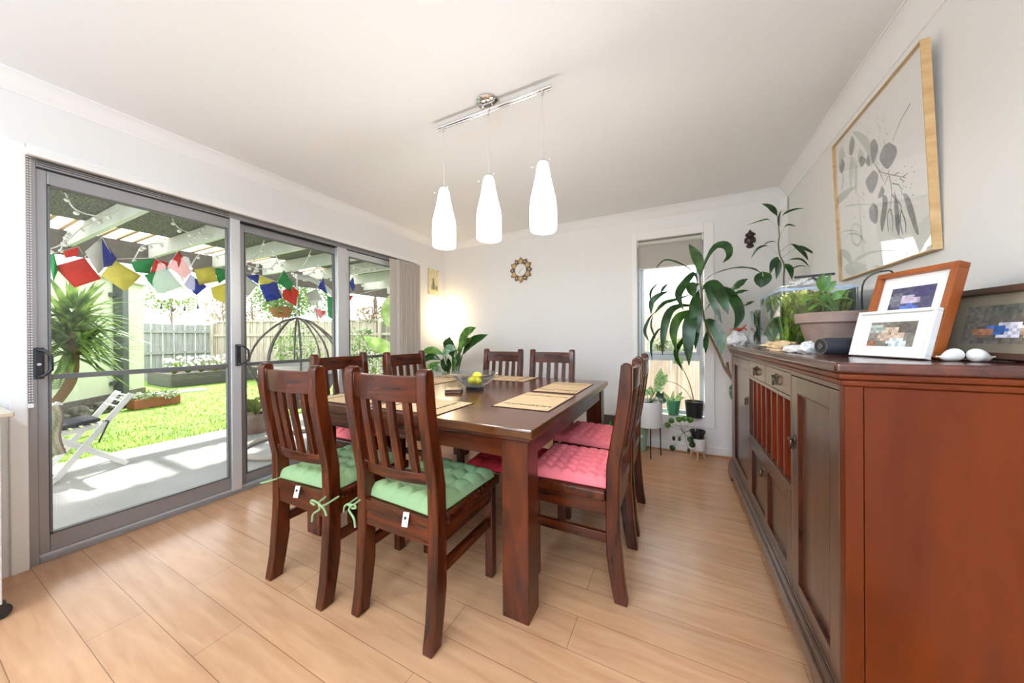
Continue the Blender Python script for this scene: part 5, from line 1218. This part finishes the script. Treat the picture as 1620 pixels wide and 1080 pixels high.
# climbers on the fence, big pale leaves
a = pos(575, 545, 8.0); t = thing('fence_climber', 'green climber growing against the shaded fence in the third panel', 'plant', (a.x, a.y, GZ)); foliage('leaves', (a.x, a.y, .75), (.5, .4, .75), 700, .05, FLV, t, 31); MB().tube([(a.x, a.y, GZ), (a.x, a.y, .9)], .02, 6).build('stem', MATS['thin_stem'], t)
a = pos(470, 548, 8.4); t = thing('fence_climber', 'green climber on the fence behind the hanging egg chair', 'plant', (a.x, a.y, GZ)); foliage('leaves', (a.x, a.y, .8), (.8, .4, .8), 900, .05, FLV, t, 33); MB().tube([(a.x, a.y, GZ), (a.x, a.y, .9)], .02, 6).build('stem', MATS['thin_stem'], t)
a = pos(598, 580, 6.2); t = thing('white_flower_bush', 'bush of small white flowers outside the third glass panel', 'plant', (a.x, a.y, GZ)); foliage('leaves', (a.x, a.y, .55), (.35, .3, .6), 500, .04, FL1, t, 35); foliage('blossoms', (a.x, a.y, .55), (.36, .31, .62), 900, .032, FLW, t, 36, shell=.6)
bl = thing('banana_plant', 'broad pale banana leaves outside the third glass panel', 'plant', (pos(640, 560, 6.0).x, pos(640, 560, 6.0).y, GZ))
BLF = leafmat('banana_leaf', srgb(150, 186, 96), srgb(206, 226, 160), .4, .5, 6)
B0 = pos(640, 600, 6.0)
for pts, w_ in (([(625, 556), (598, 545), (575, 532)], .28), ([(622, 520), (617, 490), (620, 462)], .34), ([(632, 520), (640, 480), (636, 450)], .3)):
    MB().leaf([pos(a, b, 6.0) for a, b in pts], w_, (.5, -1, .5), fold=.2, n=12).build('leaf', BLF, bl, smooth=True)
MB().tube(spline([V((B0.x, B0.y, GZ)), V((B0.x, B0.y, .8)), pos(628, 520, 6.0)], 10), .045, 8).build('trunk', MATS['stalk'], bl, smooth=True)
# yucca
yc_ = thing('yucca_plant', 'spiky yucca with a bent trunk beside the outbuilding', 'plant', (-7.3, 1.0, GZ))
MB().tube(spline([(-7.3, .97, GZ), (-7.3, 1.02, .25), (-7.32, 1.17, .6), (-7.3, 1.19, 1.0), (-7.3, 1.19, 1.5)], 16), [.075, .07, .062, .058, .055, .05, .05, .05, .05, .05, .05, .05, .05, .05, .05, .04, .03], 12).build('trunk', mat('yucca_bark', srgb(120, 92, 70), .9, bump=.5, bscale=40), yc_, smooth=True)
YL = leafmat('yucca_leaf', srgb(60, 92, 40), srgb(136, 164, 84), .35, .3, 6); r8 = random.Random(5)
f = MB()
for i in range(230):
    a2 = r8.uniform(0, 2*PI); e2 = r8.uniform(-.75, 1.45); z = r8.uniform(.9, 1.55); Lf = r8.uniform(.5, .75)
    d = V((math.cos(a2)*math.cos(e2), math.sin(a2)*math.cos(e2), math.sin(e2))); b0 = V((-7.3, 1.19, z)); f.leaf([b0, b0+d*Lf*.5, b0+d*Lf+V((0, 0, -.09))], .05, (0, 0, 1) if abs(e2) < 1 else (1, 0, 0), n=5, fold=.3)
tag(f.build('leaves', YL, yc_), kind='stuff')
# terracotta planter and slab on lawn
tpl = thing('terracotta_trough', 'terracotta trough of succulents on the lawn by the outbuilding corner', 'plant', (-8.75, 2.33, GZ))
c = V((-8.78, 2.30, 0)); MB().obox((c.x, c.y, GZ+.085), (.62, .22, .17), (-.2, 1, 0), (1, .2, 0)).build('trough', mat('trough_terracotta', srgb(158, 96, 66), .8), tpl, bevel=.01)
foliage('succulents', (c.x, c.y, .12), (.2, .42, .09), 500, .04, leafmat('succulent', srgb(120, 140, 100), srgb(180, 192, 160), .5, .2, 5), tpl, 41, shell=0)
tag(MB().obox((-10.6, 3.0, GZ+.01), (1.2, .45, .03), (.1, 1, 0), (1, -.1, 0)).build('stepping_slab', mat('pale_slab', srgb(196, 200, 200), .7)), 'pale stone slab lying in the lawn behind the terracotta trough', 'slab')
r9 = random.Random(2)
for i in range(5):
    q = K+dW*(.6+i*.42)+nW*.22; o = rocky('edging_rock', (q.x, q.y, GZ), (.16, .12, .11), MATS['dark_footing'], 'rough edging rock along the foot of the cream outbuilding', 'rock', 20+i, amp=.3, freq=8, group='edging rocks by the outbuilding')
# pergola
pg = thing('pergola', 'painted timber pergola with dark shade cloth over the patio', 'pergola', (-5, 2.5, GZ))
RM = mat('pergola_paint', srgb(206, 208, 204), .6, var=.06, vscale=6); DKW = mat('pergola_dark_beam', srgb(84, 78, 70), .8, var=.2, vscale=10)
for y in (-.40, .38, 1.12, 1.80, 2.50, 3.20, 3.90, 4.6, 5.3, 6.0, 6.7): MB().box(-6.98, XL-.13, y-.022, y+.022, 2.35, 2.54).build('rafter', RM, pg, bevel=.003)
SCM = cloth('shade_cloth', srgb(112, 112, 108), .12)
n_, b_ = SCM.node_tree, SCM.node_tree.nodes['Principled BSDF']
tn = n_.nodes.new('ShaderNodeTexNoise'); tn.inputs['Scale'].default_value = 60; tr2 = n_.nodes.new('ShaderNodeValToRGB'); tc2 = n_.nodes.new('ShaderNodeTexCoord')
tr2.color_ramp.elements[0].color = srgb(62, 62, 58); tr2.color_ramp.elements[1].color = srgb(150, 150, 144); tr2.color_ramp.elements[0].position = .4; tr2.color_ramp.elements[1].position = .62
n_.links.new(tc2.outputs['Object'], tn.inputs['Vector']); n_.links.new(tn.outputs['Fac'], tr2.inputs[0]); n_.links.new(tr2.outputs[0], b_.inputs['Base Color'])
MB().box(-6.28, XL-.13, -.45, 6.9, 2.555, 2.562).build('shade_cloth', SCM, pg)
bt = MB()
for i in range(49): y = -.45+i*.15; bt.box(-7.05, -6.29, y, y+.035, 2.56, 2.58)
bt.build('battens', mat('cedar_batten', srgb(206, 168, 130), .7), pg)
MB().box(-7.05, -6.99, -.45, 6.9, 2.24, 2.55).build('fascia_beam', DKW, pg, bevel=.004)
for y in (-.3, 6.8): MB().box(-7.03, -6.98+.04, y-.045, y+.045, GZ, 2.24).build('post', RM, pg)
# prayer flags
FC = {'r': cloth('flag_red', srgb(240, 96, 80), .6), 'b': cloth('flag_blue', srgb(76, 96, 200), .55), 'y': cloth('flag_yellow', srgb(246, 236, 140), .65), 'g': cloth('flag_green', srgb(64, 182, 108), .55), 'w': cloth('flag_white', srgb(232, 232, 228), .6)}
NM = {'r': 'red', 'b': 'blue', 'y': 'yellow', 'g': 'green', 'w': 'white'}
FLG = [('g', [(77, 403), (86, 400), (92, 427), (85, 445)], 'at the left edge of the first door panel'), ('r', [(86, 421), (134, 407), (160, 441), (118, 455)], 'large one near the left edge of the first door panel'), ('r', [(99, 398), (124, 390), (124, 404), (104, 408)], 'small one above the large red one at the left'),
 ('w', [(134, 398), (161, 375), (164, 425), (156, 433)], 'tall one left of the blue flag in the first panel'), ('b', [(161, 375), (185, 409), (177, 420), (162, 424), (153, 402)], 'folded one under the first rafter'), ('y', [(160, 435), (180, 410), (224, 436), (198, 461)], 'large diamond in the first panel'),
 ('g', [(207, 414), (245, 408), (237, 433), (214, 430)], 'upper one right of the large yellow diamond'), ('g', [(228, 435), (265, 423), (289, 453), (252, 466)], 'lower large one in the first panel'), ('r', [(237, 433), (246, 409), (267, 416), (264, 424)], 'small one between the two green flags'),
 ('r', [(266, 422), (283, 396), (303, 431), (293, 441)], 'peaked one under the second rafter'), ('b', [(301, 433), (328, 453), (311, 467), (291, 451)], 'diamond below the peaked red flag'), ('w', [(281, 430), (291, 440), (291, 451), (284, 446)], 'small one between the lower green and blue flags'), ('y', [(307, 426), (338, 421), (345, 445), (315, 451)], 'square one near the right of the first panel'),
 ('g', [(340, 424), (358, 426), (358, 441), (346, 449)], 'partly hidden one beside the first mullion'), ('y', [(333, 455), (358, 447), (358, 480), (338, 472)], 'lowest one beside the first mullion'),
 ('w', [(381, 430), (408, 450), (393, 468), (381, 462)], 'one at the left edge of the second panel'), ('b', [(390, 436), (410, 434), (409, 449), (406, 448)], 'small one at the left of the second panel'), ('y', [(410.5, 435), (434, 444), (424, 449), (410, 450)], 'small folded one in the second panel'),
 ('b', [(410.5, 451), (438, 446), (446, 471), (422, 478)], 'large square one in the second panel'), ('g', [(436.5, 444), (449, 427), (465, 448), (460, 461)], 'peaked one in the second panel'), ('r', [(447, 459), (464, 453), (473, 461), (468, 484), (448, 472)], 'one left of the chain in the second panel'),
 ('w', [(483, 465), (501, 456), (510, 474), (492, 483)], 'one right of the chain under the curved arm'), ('b', [(503, 454), (511.5, 438), (518, 465)], 'triangular one under the curved arm'), ('r', [(495, 487), (516, 492), (508, 505)], 'low one near the second mullion'), ('g', [(518, 467), (526, 470), (526, 505), (519, 500)], 'one against the second mullion'),
 ('b', [(552, 448), (559, 438), (562, 454), (559, 461)], 'one at the left of the third panel'), ('r', [(551, 468), (559, 467), (555, 476)], 'small low one at the left of the third panel')]
tops = []
for i, (cc, pts, wh) in enumerate(FLG):
    X = -3.9 if i > 14 else -3.75
    X2 = X+(.10 if i > 14 else .0)-.035*(i % 3)
    P = [at('X', X2+.03*math.sin(j*2+i), a, b) for j, (a, b) in enumerate(pts)]
    ce = sum(P, V())/len(P)+V((.02, 0, -.005)); m = MB(); n = len(P); vs = [ce]; fs = []
    for j in range(n): vs += [P[j], P[j].lerp(P[(j+1) % n], .5)+V((-.008, 0, 0)), ce.lerp(P[j], .5)+V((.012*math.sin(j+i), 0, 0)), ]
    for j in range(n):
        c0, mid, half, nx_ = 1+j*3, 2+j*3, 3+j*3, 1+((j+1) % n)*3
        fs += [(0, half, mid), (half, c0, mid), (0, mid, nx_+2), (mid, nx_, nx_+2)]
    o = m.add(vs, fs).build('prayer_flag', FC[cc], smooth=True, angle=80, solid=.001)
    tag(o, NM[cc]+' prayer flag, '+wh, 'flag', 'prayer flags strung under the pergola')
    tops.append(max(P, key=lambda q: q.z))
tops1 = sorted(tops[:15], key=lambda q: q.y); tops2 = sorted(tops[15:], key=lambda q: q.y)
cordp = [V((-3.75, .30, 1.95))]+[V((p.x, p.y, p.z+.001)) for p in tops1 if p.z > 1.70]+[V((p.x, p.y, p.z)) for p in tops2 if p.z > 1.70]+[V((-3.9, 3.6, 2.0))]
tag(MB().tube(cordp, .003, 5).build('flag_cord', WHITE), 'thin white cord carrying the prayer flags under the pergola', 'cord')
# string lights
SL = [([(103, 305), (118, 330), (150, 341), (175, 338), (200, 325)], -5.0), ([(75, 395), (100, 385), (130, 360), (160, 345), (180, 332)], -5.6), ([(96, 395), (104, 372), (112, 368)], -5.8), ([(272, 346), (282, 360), (300, 368), (330, 372), (358, 368)], -5.0), ([(210, 414), (222, 392), (228, 388), (240, 386), (260, 384)], -5.4), ([(300, 383), (316, 364), (330, 352)], -5.2),
      ([(300, 425), (312, 405), (325, 398), (345, 404), (360, 398)], -5.4), ([(385, 415), (403, 405), (412, 395), (418, 380)], -4.8), ([(392, 420), (410, 425), (428, 424), (440, 410)], -4.9), ([(430, 396), (440, 410), (455, 426), (470, 428), (483, 415), (492, 395)], -4.7), ([(462, 432), (480, 436), (495, 430), (503, 418)], -5.0), ([(503, 418), (512, 432), (525, 440)], -4.9), ([(558, 430), (566, 440), (574, 450)], -4.6), ([(556, 420), (575, 425), (590, 423), (602, 425)], -4.8), ([(398, 436), (404, 425), (408, 415)], -4.9)]
wl = thing('string_lights', 'white string lights with small globes looped under the pergola', 'string lights', (-5, 2.5, 2.3))
wm = MB(); bulbs = []
for pts, X in SL:
    P = spline([at('X', X, a, b) for a, b in pts], 18); wm.tube(P, .006, 5)
    for i in range(1, 18, 4): bulbs.append(P[i]+V((0, 0, -.03)))
wm.build('wire', WHITE, wl)
for b in bulbs: MB().ball(b, .019, 8, 6).build('globe', CERAM, wl, smooth=True)
bs = MB()
for x_, y_ in ((255, 483), (273, 487), (292, 486), (313, 483)):
    q = pos(x_, y_, 9.0); o = MB().lathe([(.02, -.10), (.03, -.07), (.022, -.03), (.014, 0), (.012, .04)], q, 10).build('festoon_bulb', BLK, smooth=True)
    tag(o, 'small black festoon bulb hanging over the lawn', 'bulb', 'black festoon bulbs over the lawn')
q0 = pos(215, 478, 9.0); q1 = pos(335, 478, 9.0); tag(MB().tube([q0+V((0, 0, .12)), pos(255, 483, 9.0)+V((0, 0, .04)), pos(273, 487, 9.0)+V((0, 0, .04)), pos(292, 486, 9.0)+V((0, 0, .04)), pos(313, 483, 9.0)+V((0, 0, .04)), q1+V((0, 0, .12))], .004, 5).build('festoon_wire', BLK), 'thin black wire carrying festoon bulbs over the lawn', 'wire')
# egg chair
EC = V((-4.0, 2.16, 0))
eg = thing('hanging_egg_chair', 'hanging egg chair with curved steel stand and pale cushions on the patio', 'chair', (EC.x, EC.y, GZ))
STL = mat('steel_stand', srgb(232, 232, 230), .35); WK = mat('wicker_grey', srgb(108, 104, 100), .7)
MB().tube([EC+V((.52*math.cos(q)+.0, .52*math.sin(q)+.02, GZ+.03)) for q in [2*PI*i/40 for i in range(40)]], .028, 10, closed=True).build('base_ring', mat('base_taupe', srgb(160, 150, 136), .5), eg, smooth=True)
MB().tube(spline([EC+V((-.1, .53, GZ+.03)), EC+V((-.1, .66, .6)), EC+V((-.05, .62, 1.25)), EC+V((0, .47, 1.66)), EC+V((0, .22, 1.86)), EC+V((0, -.01, 1.885))], 30), .030, 12).build('curved_arm', STL, eg, smooth=True)
chn = MB()
for i in range(16): z = 1.875-i*.030; chn.tube([EC+V(((.009*math.cos(q)) if i % 2 else 0, 0 if i % 2 else .009*math.cos(q), z+.019*math.sin(q))) for q in [2*PI*k2/8 for k2 in range(8)]], .0035, 5, closed=True)
chn.build('chain', STL, eg)
for k2 in range(10):
    q = 2*PI*k2/10+.2; ax_, ay_ = math.cos(q), math.sin(q)
    MB().tube(spline([EC+V((0, 0, 1.40)), EC+V((ax_*.16, ay_*.16, 1.34)), EC+V((ax_*.36, ay_*.36, 1.14)), EC+V((ax_*.45, ay_*.45, .90)), EC+V((ax_*.37, ay_*.37, .70))], 14), .010, 8).build('rib', WK, eg, smooth=True)
MB().lathe([(.05, .34), (.16, .37), (.28, .46), (.35, .60), (.375, .74), (.36, .74), (.34, .61), (.27, .48), (.15, .39)], EC, 40, capt=False).build('basket', WK, eg, smooth=True)
MB().lathe([(.10, .42), (.24, .46), (.31, .56), (.34, .70), (.36, .80), (.34, .86), (.28, .86), (.15, .78), (.0, .76)], EC, 32, capt=False).build('cushion', mat('pale_cushion', srgb(212, 210, 204), .9), eg, smooth=True)
# pot plants by the egg chair
for i, (px2, py2, d2, lab) in enumerate([((394), 660, 5.6, 'banded ceramic pot with strappy plant left of the egg chair'), (405, 672, 5.3, 'brown pot beside the banded ceramic pot left of the egg chair')]):
    q = at('Z', GZ, px2, 680 if i == 0 else 684); t = thing('patio_pot_plant', lab, 'plant', (q.x, q.y, GZ))
    MB().lathe([(.10, 0), (.15, .12), (.16, .22), (.14, .26), (.12, .25)], (q.x, q.y, GZ), 24, capt=False).build('pot', mat('patio_pot%d' % i, srgb(150, 132, 110) if i == 0 else srgb(120, 98, 86), .6, var=.25, vscale=6, stretch=(.1, .1, 6)), t, smooth=True)
    f = MB(); r10 = random.Random(i)
    for j in range(40): a2 = r10.uniform(0, 2*PI); rr = r10.uniform(.05, .2); f.leaf([(q.x, q.y, GZ+.22), (q.x+rr*.5*math.cos(a2), q.y+rr*.5*math.sin(a2), GZ+.40), (q.x+rr*math.cos(a2), q.y+rr*math.sin(a2), GZ+.36+r10.uniform(0, .1))], .025, (1, 0, .3), n=5)
    f.build('leaves', FL1, t)
# hanging pot
q = pos(445, 490, 6.3); hp = thing('hanging_pot', 'terracotta hanging pot with trailing greenery behind the flags', 'plant', (q.x, q.y, q.z-.15))
MB().lathe([(.13, -.15), (.19, .0), (.2, .06), (.18, .06)], q, 24, capt=False).build('pot', MATS['trough_terracotta'], hp, smooth=True)
foliage('greenery', (q.x, q.y+.1, q.z+.1), (.4, .45, .25), 500, .05, FLV, hp, 71, shell=0)
MB().tube([q+V((.15, 0, .06)), q+V((0, 0, .9))], .004, 5).tube([q+V((-.15, 0, .06)), q+V((0, 0, .9))], .004, 5).build('hanger', BLKM, hp)
# folding chairs on the patio
def deck_chair(lab, dX, dY, full=True):
    t = thing('folding_chair', lab, 'chair', (-5.1+dX, .9+dY, GZ), 'white folding garden chairs on the patio')
    m = MATS['frame_white']
    def B(nm, a, b, w, h, upv=(1, 0, 0)): MB().bar(V(a)+V((dX, dY, 0)), V(b)+V((dX, dY, 0)), w, h, upv).build(nm, m, t, bevel=.003)
    for x in (-4.90, -5.28):
        B('long_leg', (x, .700, GZ+.012), (x, 1.130, .620), .045, .018) if full else None
        xx = x-.022 if x > -5 else x+.022
        B('cross_leg', (xx, 1.105, GZ+.012), (xx, .690, .300), .040, .018)
        B('seat_rail', (xx, .690, .312), (xx, .955, .345), .035, .018)
        if not full: B('long_leg', (x, .700, GZ+.012), (x, 1.130, .620), .045, .018)
    for z, y in ((.600, 1.116), (.552, 1.081), (.505, 1.05)): B('back_slat', (-4.908, y, z), (-5.272, y, z), .028, .012, (0, .58, .82))
    for y in (.70, .76, .82, .88, .94): B('seat_slat', (-4.925, y, .337+(y-.7)*.12), (-5.255, y, .337+(y-.7)*.12), .04, .012, (0, 0, 1))
    for y, z in ((1.085, -.045), (.735, -.03)): B('foot_rail', (-4.93, y, z), (-5.25, y, z), .03, .012, (0, 0, 1))
    return t
deck_chair('white folding garden chair with a dark seat pad, facing left', 0, 0)
dp = MB().obox((-5.09, .80, .385), (.36, .30, .035), (1, 0, 0), (0, 1, .12)).build('seat_pad', mat('charcoal_pad', srgb(62, 62, 72), .9, bump=.2, bscale=200), bevel=.014, seg=3)
tag(dp, 'charcoal seat pad tied on the white folding chair outside', 'cushion')
MB().tube(spline([(-4.90, .955, .39), (-4.885, .985, .38), (-4.88, .97, .33), (-4.885, .93, .20)], 10), .006, 6).build('tie', MATS['charcoal_pad'], dp)
# second chair partly hidden at the left edge with a knitted throw
t = deck_chair('white folding garden chair at the left edge carrying a knitted throw', .12, -.42)
th_ = MB(); vs = []; fs = []; nx, nz = 26, 40
for i in range(nx+1):
    for j in range(nz+1):
        u, v2 = i/nx, j/nz; vs.append((-4.76-.03*math.sin(v2*9+u*4)*.4+.004*math.sin(j*1.6)*math.sin(i*1.6), .56+u*.15+.012*math.sin(v2*7)+.02*v2, .60-v2*.42))
for i in range(nx):
    for j in range(nz): a = i*(nz+1)+j; fs.append((a, a+1, a+nz+2, a+nz+1)); 
stripe = [srgb(150, 150, 120), srgb(178, 168, 150), srgb(132, 118, 112), srgb(196, 190, 178), srgb(142, 128, 116), srgb(168, 176, 150)]
th_.add(vs, fs); th_.c = [stripe[(k2//nz//3) % 6] for k2 in range(len(fs))]
tag(th_.build('knitted_throw', vcmat('knit', .95), smooth=True, solid=.012), 'striped knitted throw hanging over the left edge garden chair', 'blanket')
# neighbouring wall beyond the window and trees
tag(foliage('window_shrub', (-.12, 4.15, 1.02), (.22, .10, .10), 60, .07, FL1, None, 15, shell=0), 'green shrub growing between the window and the pale fence', 'shrub')

# ============================================================ LIGHT
w = bpy.data.worlds.new('world'); sc.world = w; w.use_nodes = True; nt = w.node_tree
bg = nt.nodes['Background']
sky = nt.nodes.new('ShaderNodeTexSky'); sky.sky_type = 'HOSEK_WILKIE'; sky.turbidity = 6; sky.ground_albedo = .4; sky.sun_direction = V((-.45, .55, .7)).normalized()
mx = nt.nodes.new('ShaderNodeMix'); mx.data_type = 'RGBA'; mx.inputs['Factor'].default_value = .75; mx.inputs['B'].default_value = (.96, .98, 1.0, 1)
nt.links.new(sky.outputs[0], mx.inputs['A']); nt.links.new(mx.outputs['Result'], bg.inputs[0]); bg.inputs[1].default_value = 5.0
sun = bpy.data.lights.new('sun', 'SUN'); sun.energy = 11; sun.angle = R(1.5); sun.color = (1, .96, .88); so = bpy.data.objects.new('sun', sun); C.objects.link(so)
so.rotation_euler = V((-.50, .30, .62)).to_track_quat('Z', 'Y').to_euler()
# unseen downlights, added in the ceiling behind the camera to brighten the room
def fill_downlight(x, y, e=55):
    t = thing('fill_downlight', 'added, unseen downlight in the ceiling behind the camera', 'fill_downlight', (x, y, ZC), 'added fill downlights behind the camera')
    MB().lathe([(.11, 0), (.105, -.006), (.09, -.006), (.088, 0)], (x, y, ZC), 28, capb=False, capt=False).build('bezel', WHITE, t, smooth=True)
    MB().lathe([(.088, -.002), (.088, -.003)], (x, y, ZC), 28).build('diffuser', mat('fill_downlight_lit%d%d' % (int(x*10), int(y*10)), (.9, .9, .9, 1), .5, emit=(1, .97, .93, 1), estr=4), t)
    l = bpy.data.lights.new('fill_downlight_lamp', 'AREA'); l.shape = 'DISK'; l.size = .17; l.energy = e; l.color = (.62, .83, 1); lo = bpy.data.objects.new('fill_downlight_lamp', l); C.objects.link(lo); lo.location = (x, y, ZC-.008); l.spread = R(170)
for x in (-2.2, -.9, .3):
    for y in (-.7, -2.0, -3.3): fill_downlight(x, y, LAMP)
# unseen uplighters, added behind the camera to wash the ceiling with fill
def fill_uplighter(x, y, lab):
    t = thing('fill_torchiere', lab, 'lamp', (x, y, 0))
    MB().lathe([(.14, 0), (.14, .02), (.02, .03)], (x, y, 0), 28).build('base', BLKM, t, smooth=True)
    MB().tube([(x, y, .025), (x, y, 1.62)], .012, 12).build('pole', BLKM, t, smooth=True)
    MB().lathe([(.02, 1.62), (.09, 1.65), (.15, 1.72), (.147, 1.72), (.088, 1.655), (.0, 1.63)], (x, y, 0), 30, capb=False, capt=False).build('lamp_shade', WHITE, t, smooth=True)
    l = bpy.data.lights.new('fill_torchiere_light', 'AREA'); l.shape = 'DISK'; l.size = .22; l.energy = UP; l.color = (.52, .77, 1); lo = bpy.data.objects.new('fill_torchiere_light', l); C.objects.link(lo); lo.location = (x, y, 1.71); lo.rotation_euler = (PI, 0, 0); l.spread = R(170)
fill_uplighter(-2.0, -2.0, 'added, unseen uplighter behind the camera near the glass door wall')
fill_uplighter(.35, -1.1, 'added, unseen uplighter behind the camera near the sideboard wall')
fill_uplighter(-.7, -2.2, 'added, unseen uplighter in the middle of the room behind the camera')
# bulbs in the pendants and in the floor lamp
for x in (-1.236, -.924, -.602):
    l = bpy.data.lights.new('pendant_bulb', 'POINT'); l.energy = 7; l.shadow_soft_size = .05; l.color = (1, .95, .86); lo = bpy.data.objects.new('pendant_bulb', l); C.objects.link(lo); lo.location = (x, 1.47, 1.66)
l = bpy.data.lights.new('floor_lamp_bulb', 'POINT'); l.energy = 3.5; l.shadow_soft_size = .06; l.color = (1, .72, .38); lo = bpy.data.objects.new('floor_lamp_bulb', l); C.objects.link(lo); lo.location = (-2.80, 3.36, 1.53)

vs_ = sc.view_settings; vs_.view_transform = 'Standard'; vs_.look = 'None'; vs_.gamma = 1; vs_.exposure = EXPO; vs_.use_curve_mapping = False
sc.display_settings.display_device = 'sRGB'
sc.cycles.max_bounces = 10; sc.cycles.diffuse_bounces = 5; sc.cycles.glossy_bounces = 4; sc.cycles.transparent_max_bounces = 24; sc.cycles.transmission_bounces = 6
sc.cycles.sample_clamp_indirect = 6; sc.cycles.use_denoising = True; sc.cycles.caustics_reflective = False; sc.cycles.caustics_refractive = False
